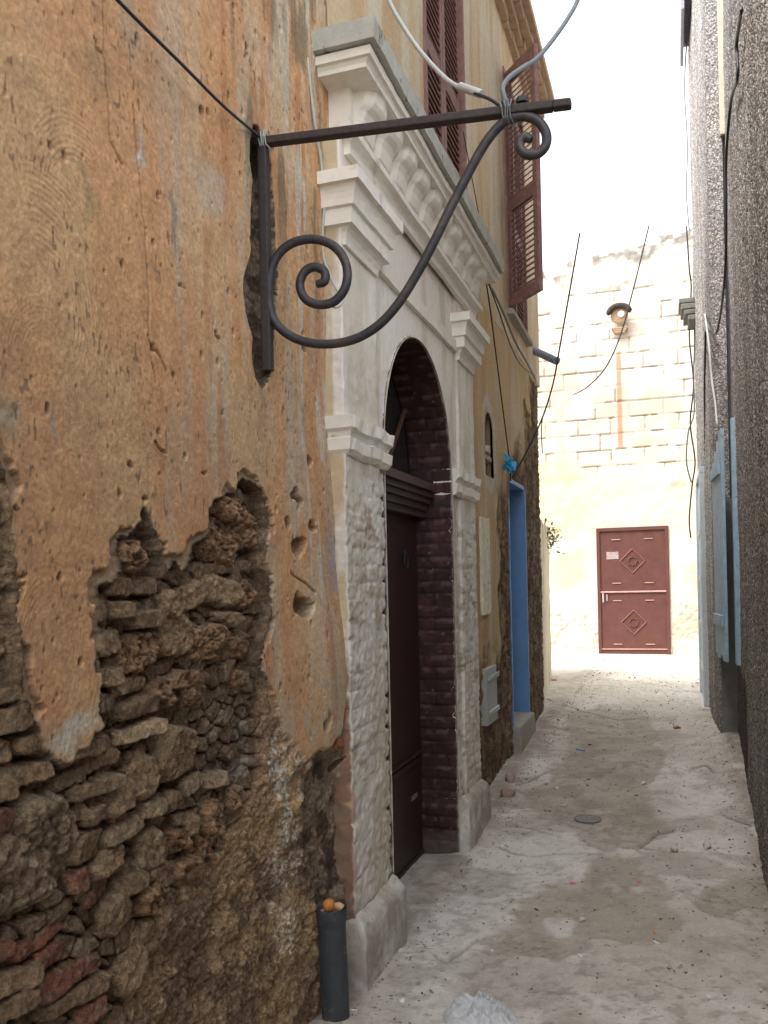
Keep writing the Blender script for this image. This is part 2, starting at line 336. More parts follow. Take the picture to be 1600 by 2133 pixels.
for (x, y, a, b, k) in stones:
    p = at(x, y, X=XW); hy = (at(x+a, y, X=XW).y-at(x-a, y, X=XW).y)/2; hz = b*(p-CAM).dot(fw)/F_PX
    hz *= .98 if k in 'bdl' else 1.06; hy *= 1.05
    sl = (Y > p.y-hy*1.5-.03) & (Y < p.y+hy*1.5+.03) & (Z > p.z-hz*1.5-.03) & (Z < p.z+hz*1.5+.03)
    ii = np.where(sl)
    if len(ii[0]) == 0: continue
    amp = .012 if k in 'bdl' else .034; rot = rs.uniform(-.10, .10) if k in 'bdl' else rs.uniform(-.3, .3)
    dy = Y[ii]-p.y; dz = Z[ii]-p.z
    uu = (dy*math.cos(rot)+dz*math.sin(rot)+wy[ii]*amp)/hy; vv = (-dy*math.sin(rot)+dz*math.cos(rot)+wz[ii]*amp)/hz
    e = 6 if k in 'bdl' else 2.6
    r = (np.abs(uu)**e+np.abs(vv)**e)**(1/e)
    pr = np.clip(1-r, 0, 1); edge = .09 if k in 'bdl' else .30
    prof = np.sqrt(np.clip(1-np.clip(1-pr/edge, 0, 1)**2, 0, 1))
    top = rs.uniform(-.028, .0)
    fc_ = worley(Y[ii]*34+x, Z[ii]*34+wy[ii]*2, 73); nn = (fbm(Y[ii]+x, Z[ii]+y, 30, 5, 71, .68)-.5)-.28*(fc_[0]-.4)+.14*(fc_[2]-.5)
    rgh = {'b': .012, 'l': .012, 'd': .012, 's': .026, 'r': .048, 'g': .045}[k]
    tl = rs.uniform(-.3, .3)*dy+rs.uniform(-.25, .25)*dz
    h = -.062+(.062+top)*prof+nn*rgh*(prof > 0)+tl*(prof > 0)
    if k == 'r':
        wv = worley(Y[ii]*55+wy[ii]*3, Z[ii]*70, 79); h = h-.014*sst(.35, .1, wv[0])*(prof > .2)
    if k == 'g': h = h-.04*sst(-.3, 1., uu)+.02*(np.abs(np.sin(uu*3+vv*2))-.5)
    ok = (prof > 0) & (h > Hm[ii])
    Hm[ii] = np.where(ok, h, Hm[ii])
    base = np.array(pal[k])*rs.uniform(.85, 1.2)
    cc = base*(1+.55*nn[:, None]); Cm[ii] = np.where((ok & (prof > .3))[:, None], cc, Cm[ii])
Cm = mixc(Cm, (.30, .27, .22), .35*sst(.55, .75, fbm(Y, Z, 40, 3, 81)))
# --- cavities in the wall: beside the bracket bar, lower right hollow, pockmarks
cav = ypz([(528, 258), (540, 262), (552, 300), (566, 340), (572, 420), (574, 500), (580, 560), (580, 600), (574, 660), (570, 740), (562, 790), (548, 812), (534, 790), (524, 740), (526, 700), (512, 650), (508, 600), (514, 560), (524, 520), (522, 440), (527, 380), (520, 330), (522, 290)], XW)
ci = inpoly(Y+nz1*.015, Z+nz2*.015, cav); cdist = pdist(Y+nz1*.015, Z+nz2*.015, cav)
hollow = ypz([(640, 1575), (684, 1560), (704, 1600), (708, 1700), (704, 1800), (690, 1900), (670, 1960), (640, 1890), (622, 1780), (614, 1690), (622, 1620)], XW)
hi = inpoly(Yp, Zp, hollow); hd = pdist(Yp, Zp, hollow)
# --- combine
Hm = np.maximum(Hm, -.075*sst(0, .028, dE)+.03*(fbm(Y, Z, 35, 4, 88)-.5))
plast = sst(-.001, .001, sd)
fl_ = .028*sst(.45, .65, fbm(Y, Z, 13, 4, 95)); flk = (sd > 0) & (sd < fl_+.006*(fbm(Y, Z, 60, 3, 96)-.5)); H = np.where(masM, Hm, Hpl-.011*flk-.004*flk*fbm(Y, Z, 70, 3, 97))
lower = sst(.0, .09, sd)                                 # how far from the edge
rb = roughM
rdg = 1-2*np.abs(fbm(Y, Z, 9, 5, 47, .65)-.5); Hr = Hr-.028*(1-rdg)**.6+.010
H = H*(1-rb)+np.where(masM, Hr+.22*Hm, Hr)*rb
H = np.where(ci, np.minimum(H, -.06*sst(0, .010, cdist)+.02*(fbm(Y, Z, 40, 4, 91)-.5)), H)
H = np.where(hi, np.minimum(H+.01, -.012-.045*sst(0, .06, hd)+.05*(fbm(Y, Z, 18, 5, 93, .6)-.5)), H)
for (cx, cy, rx, ry, dp) in [(610, 1040, 8, 18, .03), (616, 1135, 12, 22, .03), (622, 1262, 16, 20, .05), (270, 985, 6, 14, .015), (632, 965, 6, 18, .02), (640, 1090, 6, 16, .02), (600, 1090, 5, 10, .02), (418, 250, 6, 12, .012), (510, 100, 3, 20, .012), (330, 400, 4, 16, .012), (425, 985, 6, 6, .012), (450, 700, 5, 8, .01), (650, 1500, 8, 16, .02), (630, 730, 4, 12, .012), (375, 600, 3, 6, .01)]:
    bl = blob(cx, cy, rx, ry, warp=1.5)+.5*(fbm(Y, Z, 40, 3, 89)-.5); H = H-dp*sst(1.1, .75, bl)
    pit = np.maximum(pit, 1.0*sst(1.1, .9, bl))  # shade inside the pockmarks painted in as dark colour, through pit
# --- albedo
st = lambda sx, sz, sd_: fbm(Y*sx, Z*sz, 1, 4, sd_)
C = np.ones(Y.shape+(3,))*np.array((.55, .308, .152))
C = mixc(C, (.53, .295, .150), .75*sst(.45, .68, fbm(Y*.8, Z*.45, 5, 4, 101)))
C = mixc(C, (.56, .38, .20), .6*sst(.5, .7, fbm(Y, Z*.5, 3.5, 4, 103)))
C = mixc(C, (.56, .42, .27), .75*sst(.48, .66, st(9, 1.6, 105))*sst(1.7, 2.2, Y))
C = mixc(C, (.44, .39, .31), .5*sst(.54, .68, st(14, 2.2, 107))*sst(1.55, 2.1, Y))
C = mixc(C, (.45, .20, .085), .7*sst(.56, .70, st(16, 1.8, 109))*sst(1.5, 2.3, Y))
C = mixc(C, (.17, .135, .085), .75*sst(.45, .62, st(18, 3, 111))*sst(2.4, 2.9, Z+.6*(Y-2.3))*sst(2.1, 2.35, Y))      # black weathering high up by the seam
C = mixc(C, (.54, .50, .42), .8*sst(.52, .62, st(30, 2.5, 113))*sst(2.5, 2.7, Y)*sst(1.2, 1.5, Z))
C = mixc(C, (.36, .21, .12), .4*sst(.5, .7, fbm(Y, Z, 9, 5, 115))*sst(2.0, 1.2, Y))
for (cx, cy, rx, ry, cc, a) in [(365, 470, 6, 60, (.24, .225, .18), .8), (285, 290, 6, 60, (.44, .47, .46), .8), (187, 400, 14, 60, (.30, .24, .11), .5), (210, 150, 30, 60, (.22, .16, .10), .4), (680, 1150, 16, 90, (.30, .35, .42), .7), (110, 880, 8, 60, (.26, .27, .24), .6), (440, 400, 40, 70, (.44, .41, .34), .5), (660, 700, 10, 240, (.50, .24, .10), .6),
                                (150, 1520, 60, 50, (.55, .52, .44), .75), (110, 1480, 26, 60, (.50, .24, .14), .6), (210, 1390, 10, 60, (.45, .25, .19), .5), (265, 20, 30, 120, (.36, .31, .22), .5), (545, 850, 8, 80, (.30, .18, .09), .7), (20, 860, 30, 60, (.28, .26, .20), .6), (300, 900, 200, 40, (.46, .27, .13), .3), (520, 900, 60, 110, (.50, .35, .20), .5)]:
    C = mixc(C, cc, a*sst(1.2, .5, blob(cx, cy, rx, ry, warp=1.6)+.5*(fbm(Y*3, Z, 10, 3, 7)-.5)))
C = C*(1+.28*(fbm(Y, Z, 60, 4, 117)-.5))[..., None]*(1+.30*med)[..., None]
C = mixc(C, (.16, .11, .07), pit*.7); C = mixc(C, (.20, .13, .08), .8*sst(.80, .86, vn(Y*120, Z*55, 19))*sst(.5, .6, fbm(Y, Z, 6, 3, 119)))
C = mixc(C, (.36, .26, .17), .8*flk*(~masM)); C = mixc(C, (.33, .25, .17), .6*sst(.012, .0, sd)*(~masM))
Cr = mixc(np.ones(Y.shape+(3,))*np.array((.22, .16, .115)), (.36, .27, .18), sst(.4, .65, fbm(Y, Z, 14, 5, 121)))
Cr = mixc(Cr, (.42, .31, .18), .6*sst(.53, .66, fbm(Y, Z, 12, 4, 123))*sst(2.0, 2.2, Y))
effl = ypz([(600, 1380), (660, 1400), (655, 1600), (615, 1690), (625, 1800), (612, 2000), (575, 1980), (560, 1850), (590, 1700), (560, 1600), (590, 1480)], XW)
ei = np.where(inpoly(Yp, Zp, effl), 1., 0)*sst(0, .03, pdist(Yp, Zp, effl))
Cr = mixc(Cr, (.60, .57, .50), ei*sst(.40, .60, fbm(Y, Z, 130, 3, 125, .8))*sst(.25, .5, fbm(Y, Z, 15, 3, 126)))
Cr = mixc(Cr, (.30, .12, .07), .7*sst(2.70, 2.80, Y+.15*(fbm(Y, Z, 8, 3, 127)-.5))*sst(.35, .55, fbm(Y, Z, 10, 3, 129)))
C = np.where(masM[..., None], Cm*np.array((1.72, 1.50, 1.28)), C); Cr = Cr*np.array((1.50, 1.33, 1.17))*(1+.45*sst(.45, .95, Z))[..., None]; C = mixc(C, (.46, .39, .29), .75*sst(.42, .62, fbm(Y, Z, 24, 5, 133, .6))*sst(1.30, .95, Z)*sst(2.0, 2.2, Y))
C = C*(1-rb[..., None])+Cr*rb[..., None]
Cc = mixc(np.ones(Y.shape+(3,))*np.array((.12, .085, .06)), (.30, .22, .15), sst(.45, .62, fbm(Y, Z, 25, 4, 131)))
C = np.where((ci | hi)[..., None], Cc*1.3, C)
C = mixc(C, (.40, .38, .32), np.where(ci, 1., 0.)*sst(.0, 1, (blob(552, 430, 8, 60) < 1)*1.))
H = H + .022*sst(2.5, 2.8, Y)*sst(1.9, 2.6, Z)+.062*sst(2.35, 2.82, Y)*sst(1.6, .9, Z)+.03*sst(2.4, 2.8, Y)*sst(2.3, 1.6, Z)*sst(.9, 1.3, Z)
al = np.maximum(np.maximum(masM*1., rb), (ci | hi)*1.)
relief('wall', 'L', XW, U, V, H, np.concatenate([np.clip(C, .01, .9), al[..., None]], -1), M['rough'], house, skirt=.15)
del Y, Z, Yp, Zp, H, C, Cm, Hm
# ------------------------------------------------------------------ rest of the left facade
nicheY = (5.72, 5.98); nicheZ = (2.16, 2.60)
BD = (6.70, 7.42, .10, 2.22)                       # blue doorway
W1 = (4.37, 5.27, 3.56, 5.42); W2 = (6.73, 7.63, 3.56, 5.42)
U = axis_with(5.0, CORNER, .012, (5.72, 5.98, BD[0], BD[1])); V = axis_with(-.05, 3.3, .012, (nicheZ[0], 2.47, BD[3], BD[2]))
Y, Z = np.meshgrid(U, V, indexing='ij')
n1 = fbm(Y, Z, 6, 4, 201)-.5; n2 = fbm(Y, Z, 16, 5, 203, .6)-.5
crum = sst(7.35, 7.75, Y+n1*.6)+sst(6.0, 6.35, Y+n1*.5)*sst(2.35, 1.9, Z+n1*.5-.35*sst(6.6, 6.9, Y))+sst(1.05, .75, Z+n1*.5+.1)
crum = np.clip(np.where((Z > 2.95+n1*.5), crum*sst(7.7, 8.0, Y+n1*.4), crum), 0, 1)
H = .012*n1+.003*n2-crum*(.02+.05*np.abs(n2)*2+.02*n1)
C = np.ones(Y.shape+(3,))*np.array((.52, .37, .20))
C = mixc(C, (.52, .44, .32), .8*sst(.5, .65, fbm(Y*10, Z*1.5, 1, 4, 205))); C = mixc(C, (.52, .38, .13), .6*sst(.52, .65, fbm(Y*7, Z*1.6, 1, 4, 207)))
C = mixc(C, (.44, .26, .13), .5*sst(.5, .7, fbm(Y*9, Z*1.1, 1, 4, 209)))
cc = mixc(np.ones(Y.shape+(3,))*np.array((.175, .115, .072)), (.34, .235, .14), sst(.42, .65, fbm(Y, Z*.6, 14, 5, 211)))
cc = mixc(cc, (.36, .22, .11), .6*sst(.5, .7, fbm(Y, Z, 4, 3, 213))*sst(6.2, 5.6, Y))
C = C*(1-crum[..., None])+cc*crum[..., None]
C = mixc(C, (.5, .5, .46), .8*sst(.05, .02, np.abs(np.hypot((Y-5.85)/1.0, np.clip(np.abs(Z-2.38)-.1, 0, 9))-.19)+.08*n2))
C = mixc(C, (.12, .2, .38), sst(.05, .015, np.minimum(np.abs(Y-BD[0]), np.abs(Y-BD[1]))+.06*np.abs(n2)+(Z > BD[3]+.02)*1.))
def kf(u, v):
    o = (u > nicheY[0]) & (u < nicheY[1]) & (v > nicheZ[0]) & (v < 2.47)
    o |= (u > nicheY[0]) & (u < nicheY[1]) & (v >= 2.47) & (np.hypot(u-5.85, v-2.47) < .13)
    o |= (u > BD[0]) & (u < BD[1]) & (v > BD[2]) & (v < BD[3])
    return ~o
relief('wall', 'L', XW, U, V, H, np.concatenate([C, crum[..., None]], -1), M['rough'], house, skirt=.22, keepf=kf)
# upper storey with the two windows
U = axis_with(2.5, CORNER, .02, (W1[0], W1[1], W2[0], W2[1])); V = axis_with(3.3, ROOF, .02, (W1[2], W1[3]))
Y, Z = np.meshgrid(U, V, indexing='ij'); n1 = fbm(Y, Z, 4, 4, 221)-.5
C = np.ones(Y.shape+(3,))*np.array((.60, .47, .30)); C = mixc(C, (.62, .55, .42), sst(.45, .65, fbm(Y*8, Z*1.2, 1, 4, 223))); C = mixc(C, (.50, .34, .18), .7*sst(.5, .7, fbm(Y*9, Z*1, 1, 4, 225)))
relief('wall', 'L', XW, U, V, .012*n1, C, M['plaster'], house, skirt=.2, keepf=lambda u, v: ~((v > W1[2]) & (v < W1[3]) & (((u > W1[0]) & (u < W1[1])) | ((u > W2[0]) & (u < W2[1])))))
b = MB(); b.box(-1.28, -1.175, .0, 2.48, 3.76, ROOF); b.build('wall', M['body'], house)
b = MB(); b.box(-1.30, -1.172, -6, .85, -.1, ROOF-.003); b.build('wall', M['body'], house)
b = MB(); b.box(-6, -1.36, -6.02, CORNER-.02, -.12, ROOF-.02); b.box(-1.40, -1.20, CORNER-.05, CORNER-.004, 0, ROOF-.03); b.build('side_walls', M['body'], house)
# eave: courses of tile-ends stepping out
b = MB()
for i, (p, z0, z1) in enumerate([(.05, 5.80, 5.87), (.10, 5.87, 5.93), (.16, 5.93, 5.99)]):
    y = -6
    while y < CORNER:
        b.box(-1.3, XW+p+random.uniform(-.012, .012), y, min(y+.235, CORNER+.02), z0+.002, z1, j=.002); y += .24
b.box(-6.1, XW+.2, -6.1, CORNER+.08, 5.995, 6.06); b.build('eave', mat('eave_brick', (.42, .30, .20), var=.3, nscale=12), house, bevel=.004)
# niche
b = MB()
b.box(-1.36, -1.345, 5.70, 6.0, 2.14, 2.64); b.box(-1.345, -1.19, 5.69, 5.715, 2.14, 2.64); b.box(-1.345, -1.19, 5.985, 6.01, 2.14, 2.64); b.box(-1.345, -1.19, 5.715, 5.985, 2.13, 2.158); b.box(-1.345, -1.20, 5.715, 5.985, 2.615, 2.64)
b.build('niche', mat('niche_render', (.30, .20, .12), var=.3), house)
b = MB(); b.box(-1.33, -1.175, 5.73, 5.97, 2.27, 2.31, j=.006); b.box(-1.30, -1.165, 5.74, 5.88, 2.312, 2.37, j=.012); b.build('niche_shelf', mat('niche_stone', (.45, .38, .30), var=.3), house, bevel=.006)
# ------------------------------------------------------------------ white portal
portal = bpy.data.objects.new('doorway_surround', None)
OY0, OY1, SPR = 3.33, 4.47, 1.985; OC = (OY0+OY1)/2; OR = (OY1-OY0)/2; TOPZ = 3.05
U = axis_with(2.87, 5.0, .0075, (3.25, 4.62)); V = axis_with(-.03, TOPZ, .0075, (SPR,))
Y, Z = np.meshgrid(U, V, indexing='ij')
def arch_in(y, z, e=0): return ((np.abs(y-OC) < OR-e) & (z < SPR)) | ((np.hypot(y-OC, (z-SPR)/1.04) < OR-e) & (z >= SPR))
n1 = fbm(Y, Z, 8, 4, 301)-.5; n2 = fbm(Y, Z, 28, 4, 303, .6)-.5
course = .066; zc_ = Z+.035*n1+.008*n2; row = np.floor(zc_/course); ph = zc_/course-row
by = (Y+row*.11)/.22; bph = by-np.floor(by)
jt = np.maximum(sst(.10, .0, np.minimum(ph, 1-ph)), .6*sst(.06, .0, np.minimum(bph, 1-bph)))
brk = hsh(row+7, np.floor(by), 5)
bare = sst(2.45, 2.2, Z+n1*.4)*(.35+.65*sst(1.95, 1.7, Z))
onp = np.where((Y < 3.25) | (Y > 4.62), 1., 0.)
jw = sst(.35, .6, fbm(Y, Z, 6, 3, 317)); H = bare*(-.0045*jt*jw+.004*(brk-.5)*jw+.008*n2+.010*(fbm(Y, Z, 60, 4, 318, .6)-.5))+.008*n1+.0025*n2-(1-onp)*.014
crk = pdist(Y, Z, ypz([(812, 432), (850, 490), (900, 570), (950, 650), (988, 705)], XP), False)
H = H-.006*sst(.006, .002, crk)
dO = np.where(Z < SPR, np.abs(np.abs(Y-OC)-OR), np.abs(np.hypot(Y-OC, (Z-SPR)/1.04)-OR))
eat = sst(.05, .0, dO)*sst(.45, .7, hsh(row, np.floor(Y*0+3), 9))*bare
H = H-.018*eat*sst(.5, .0, np.abs(ph-.0))
C = np.ones(Y.shape+(3,))*np.array((.79, .75, .67))
C = mixc(C, (.68, .65, .58), bare*.65); C = mixc(C, (.42, .34, .24), .8*bare*sst(.56, .70, fbm(Y, Z*1.6, 11, 4, 305))); C = mixc(C, (.58, .50, .37), .6*sst(.5, .7, fbm(Y*8, Z*1.4, 1, 4, 307)))
C = mixc(C, (.34, .28, .21), .4*jt*jw*bare*sst(.4, .6, fbm(Y, Z, 9, 3, 309))); C = mixc(C, (.36, .17, .10), .7*sst(2.90, 2.875, Y+.02*n2)*sst(1.4, .9, Z)*sst(.45, .6, fbm(Y, Z, 9, 3, 311)))
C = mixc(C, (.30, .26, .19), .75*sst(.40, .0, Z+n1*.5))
ins = arch_in(Y, Z)
# snap the grid onto the arch outline
Ysn, Zsn = Y.copy(), Z.copy()
near = (dO < .0085)
rr = np.hypot(Y-OC, (Z-SPR)/1.04)+1e-9
zz = (Z >= SPR)
Ysn = np.where(near & zz, OC+(Y-OC)/rr*OR, np.where(near, OC+np.sign(Y-OC)*OR, Y)); Zsn = np.where(near & zz, SPR+(Z-SPR)/rr*OR, Z)
K = 12; pw4 = ((K, 1), (1, 1)); U2 = np.pad(Ysn, pw4, mode='edge'); V2 = np.pad(Zsn, pw4, mode='edge'); H2 = np.pad(H, pw4, mode='edge'); C2 = np.pad(C, pw4+((0, 0),), mode='edge')
for k in range(K):
    d_ = .009*(K-k); H2[k, :] = H2[K, :]-d_; zq = V2[k]; U2[k] = U2[k]+.006*(fbm(zq, zq*0+d_, 30, 4, 341)-.5)*(1+bare[0].mean())+.004*(hsh(np.floor(zq/.066), zq*0, 3)-.5)*(zq < 2)
    a_ = sst(.2, .5, fbm(zq, zq*0+d_*3, 5, 4, 343)+.25*(k < K-4)-.12); C2[k] = mixc(C2[k], (.50, .36, .19), a_*.75); C2[k] = mixc(C2[k], (.21, .145, .095), .95*sst(1.3, 1.05, zq)*sst(.30, .42, fbm(zq, zq*0+d_, 18, 4, 345)+.02*(K-k))); C2[k] = mixc(C2[k], (.27, .14, .095), .6*sst(1.3, 1.05, zq)*sst(.5, .6, fbm(zq, zq*0+d_, 14, 4, 349)+.02*k))
    U2[k] = U2[k]-.03*(zq < 1.2)*(fbm(zq, zq*0+d_, 22, 4, 347)-.2)*min(1, (K-k)/5)
H2[-1, :] = -.2; H2[0, :] = -.2; H2[:, 0] = H2[:, -1] = -.2
P = np.stack([XP+H2, U2, V2], -1)
ic = arch_in((Ysn[:-1, :-1]+Ysn[1:, 1:])/2, (Zsn[:-1, :-1]+Zsn[1:, 1:])/2, .0005)
keep = np.ones((P.shape[0]-1, P.shape[1]-1), bool); keep[K:-1, 1:-1] = ~ic
COL.objects.link(portal); portal.location = (XP, OC, 0); par(portal, house)
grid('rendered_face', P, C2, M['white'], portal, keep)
# jambs and arch soffit: maroon painted brick
L1 = SPR; arcL = math.pi*OR; tot = 2*L1+arcL
sA = axis_with(-.02, tot+.02, .008); dA = axis_with(0, .235, .008)
SS, DD = np.meshgrid(sA, dA, indexing='ij')
def outl(s):
    y = np.where(s < L1, OY0, np.where(s > L1+arcL, OY1, OC-OR*np.cos(np.clip((s-L1)/OR, 0, math.pi))))
    z = np.where(s < L1, s, np.where(s > L1+arcL, tot-s, SPR+1.04*OR*np.sin(np.clip((s-L1)/OR, 0, math.pi))))
    return y, z
yy, zz = outl(SS)
ny = np.where(SS < L1, 1., np.where(SS > L1+arcL, -1., np.cos(np.clip((SS-L1)/OR, 0, math.pi)))); nzz = np.where((SS < L1) | (SS > L1+arcL), 0., -np.sin(np.clip((SS-L1)/OR, 0, math.pi)))
row = np.floor((tot-SS)/.066); ph = (tot-SS)/.066-row; bb = (DD+row*.06)/.12; bp_ = bb-np.floor(bb)
jt = np.maximum(sst(.08, .02, np.minimum(ph, 1-ph)), .5*sst(.06, 0, np.minimum(bp_, 1-bp_))); n1 = fbm(SS, DD, 20, 4, 331)-.5
dsp = -.006*jt+.007*n1+.004*(fbm(SS, DD, 80, 3, 338)-.5)+.006*(hsh(row, np.floor(bb), 4)-.5); dsp = np.where(DD < .004, 0, dsp)
basej = sst(.30, .24, tot-SS)*.012; dsp = dsp+basej*(DD > .004)
C = mixc(np.ones(SS.shape+(3,))*np.array((.034, .014, .014)), (.068, .025, .023), sst(.45, .7, fbm(SS, DD, 12, 4, 333)))
C = mixc(C, (.40, .32, .29), .6*sst(.84, .88, fbm(SS, DD, 90, 3, 335))); C = mixc(C, (.20, .12, .11), .35*sst(.5, .7, ph)*sst(.5, .65, fbm(SS, DD, 30, 2, 337)))
C = mixc(C, (.11, .085, .07), .9*sst(.14, .06, tot-SS)); C = mixc(C, (.50, .46, .40), sst(.012, .0, DD+.01*n1))
P = np.stack([XP-.004-DD, yy+ny*dsp, zz+nzz*dsp], -1)
grid('jamb', P, C, M['maroon'], portal, flip=False)
# mitred mouldings
def molding(prof, y0, y1, xp, xw, name, m_, parent, n=60, jit=.0015, sm=False, ret=True, r0=1, r1=1):
    b = MB(); vs = []; cols = n+3
    ph_ = [random.uniform(0, 6) for _ in prof]
    for i, (p, z) in enumerate(prof):
        q = p if ret else 0
        vs.append((xw, y0-q*r0, z)); 
        for k in range(n+1):
            t = k/n; w = jit*(math.sin(t*23+ph_[i])+random.uniform(-.6, .6))
            vs.append((xp+p+w, (y0-q*r0)*(1-t)+(y1+q*r1)*t, z+jit*(math.sin(t*11+1)+random.uniform(-.5, .5))))
        vs.append((xw, y1+q*r1, z))
    fs = []
    for i in range(len(prof)-1):
        for k in range(cols-1): fs.append((i*cols+k, i*cols+k+1, (i+1)*cols+k+1, (i+1)*cols+k))
    b.add(vs, fs); return b.build(name, m_, parent, smooth=sm)
XB = -1.20
def curve(p0, z0, p1, z1, k, concave=True):
    out = []
    for i in range(k+1):
        a = i/k*math.pi/2
        out.append((p0+(p1-p0)*(1-math.cos(a)), z0+(z1-z0)*math.sin(a)) if concave else (p0+(p1-p0)*math.sin(a), z0+(z1-z0)*(1-math.cos(a))))
    return out
cor = molding([(0, 3.0), (.022, 3.0), (.022, 3.025)]+curve(.022, 3.025, .05, 3.05, 4)+[(.055, 3.05), (.055, 3.075), (.028, 3.078), (.028, 3.235), (.125, 3.235), (.125, 3.25), (.132, 3.262), (.145, 3.265), (.145, 3.295), (-.1, 3.296)], 2.95, 5.02, XP, XB, 'cornice', M['trim'], portal)
molding([(-.1, 3.290), (.168, 3.302), (.172, 3.372), (-.1, 3.392)], 2.95, 5.02, XP, XB, 'cornice_slab', M['cap'], portal, jit=.002)
n = 10
for i in range(n):
    y = 2.95+(i+.5)*(2.07/n); w = .094
    pf = [(.010, 3.085), (.036, 3.088), (.050, 3.10), (.056, 3.125), (.060, 3.15), (.072, 3.172), (.095, 3.185), (.108, 3.20), (.112, 3.22), (.118, 3.238), (.010, 3.238)]
    k = len(pf); b = MB(); vs = []
    for (yo, sc_) in ((-w, .60), (-w*.7, .92), (0, 1), (w*.7, .92), (w, .60)): vs += [(XP+.01+(p-.01)*sc_, y+yo, z) for p, z in pf]
    fs = [tuple(range(k)), tuple(range(4*k, 5*k))[::-1]]
    for q in range(4): fs += [(q*k+j, q*k+(j+1) % k, (q+1)*k+(j+1) % k, (q+1)*k+j) for j in range(k)]
    b.add(vs, fs); b.build('modillion', M['trim'], portal, bevel=.003)
for (a0, a1) in ((2.90, 3.235), (4.635, 4.985)):
    molding([(0, 2.66), (.012, 2.66)]+curve(.012, 2.66, .045, 2.72, 4)+[(.05, 2.72), (.05, 2.775), (.062, 2.78)]+curve(.062, 2.78, .082, 2.85, 5)+[(.094, 2.85), (.094, 2.895), (-.1, 2.915)], a0, a1, XP, XB, 'capital', M['trim'], portal, n=10, jit=.001)
# fasciae of the architrave between the capitals
molding([(-.016, 2.70), (.006, 2.70), (.006, 2.76), (-.016, 2.765)], 3.26, 4.61, XP, XB, 'architrave', M['trim'], portal, n=40, ret=False)
for (a0, a1, e0, e1) in ((2.885, 3.328, 1, 0), (4.472, 4.985, 0, 1)):
    b = MB(); 
    o = molding([(0, 1.905), (.010, 1.91), (.024, 1.925), (.026, 1.965), (.014, 1.972), (.020, 1.99), (.034, 2.0), (.036, 2.045), (-.1, 2.06)], a0+.0, a1-.0, XP, XB, 'impost', M['trim'], portal, n=30, jit=.0035, r0=e0, r1=e1)
for (a0, a1, e0, e1) in ((2.885, 3.328, 1, 0), (4.472, 4.985, 0, 1)):
    pf = [(.045, -.05), (.047, .10), (.044, .20), (.040, .225), (.028, .243), (.010, .262), (-.005, .272)]
    bz = (0 if a0 < 4 else .02)
    molding([(p, z+bz) for p, z in pf], a0, a1, XP, XP-.1, 'plinth', mat('stone_plinth', (.40, .36, .30), var=.3, nscale=14, bump=.9, bscale=30, bdist=.008, color2=(.62, .60, .55), c2scale=5, c2lo=.45, c2hi=.6), portal, n=50, jit=.003, sm=True, r0=e0, r1=e1)
# ------------------------------------------------------------------ door in the portal
door = bpy.data.objects.new('door', None); COL.objects.link(door); door.location = (XD, OC, 0); par(door, house)
b = MB(); b.box(XD-.03, XD, OY0-.02, OY1+.02, 0, 1.93); b.build('door_leaf', M['door'], door)
b = MB(); b.box(XD-.001, XD+.014, OY0+.02, OY1-.03, .50, .53); b.box(XD-.001, XD+.02, OY0+.02, OY1-.03, .54, .555)
b.box(XD-.001, XD+.010, OY0, OY1, .0, .02); b.build('door_rail', M['door'], door, bevel=.003)
b = MB()
for i, (p, z0, z1) in enumerate([(.05, 1.80, 1.83), (.065, 1.835, 1.865), (.085, 1.87, 1.895), (.10, 1.90, 1.925), (.12, 1.93, 1.965)]):
    b.box(XD-.02, XD+p, OY0+.004, OY1-.004, z0-.006, z1)
b.build('transom', mat('transom_wood', (.07, .045, .04), var=.2, rough=.55), door, bevel=.002)
b = MB()
for k in range(24):
    pass
b.box(XD-.05, XD-.035, OY0-.05, OY1+.05, 1.95, 2.62); b.build('fanlight', mat('dark_fanlight', (.035, .03, .03), var=.2, rough=.25, bump=0), door)
b = MB(); b.tube([(XD-.03, 4.02, 1.98), (XD-.0, 4.30, 2.34)], .012, 6); b.build('stick', mat('stick_wood', (.10, .05, .035)), door)
kn = at(846, 1165, X=XD+.015); b = MB()
b.tube([kn+Vector((.02*math.cos(a)*.2, .022*math.cos(a), .035*math.sin(a)-.01)) for a in [i*math.pi/8 for i in range(17)]], .006, 6, cap=False); b.box(XD, XD+.02, kn.y-.014, kn.y+.014, kn.z+.02, kn.z+.05); b.build('knocker', M['wireb'], door, bevel=.003)
lb = at(862, 1660, X=XD); b = MB(); b.box(XD, XD+.006, lb.y-.05, lb.y+.05, lb.z-.012, lb.z+.012); b.build('letter_plate', mat('brass_plate', (.30, .22, .15), metal=.3, rough=.5), door, bevel=.002)
# ------------------------------------------------------------------ louvred shutters
def shutter(mb, w, h, mtx, rails=(.0, .42, 1.0), tilt=.6):
    t = .035; s = .055
    mb.box(0, s, -t/2, t/2, 0, h, mtx); mb.box(w-s, w, -t/2, t/2, 0, h, mtx)
    zs = []
    for r in rails:
        z = r*(h-.09); mb.box(s, w-s, -t/2+.002, t/2-.002, z, z+.09, mtx); zs.append((z, z+.09))
    for i in range(len(zs)-1):
        a, b_ = zs[i][1], zs[i+1][0]; n = int((b_-a)/.040)
        for k in range(n):
            z = a+(k+.5)*(b_-a)/n
            mm = mtx @ Matrix.Translation((0, 0, z)) @ Matrix.Rotation(tilt, 4, 'X')
            mb.box(s, w-s, -.021, .021, -.004, .004, mm)
def leaf(y, w, ang, name, parent, z0=3.58, h=1.82, x=XW-.03, tilt=.75):
    # local x axis runs along the leaf, local y = outward normal
    mtx = Matrix.Translation((x, y, z0)) @ Matrix.Rotation(ang, 4, 'Z')
    b = MB(); shutter(b, w, h, mtx, tilt=tilt); return b.build(name, M['shutter'], parent, bevel=0)
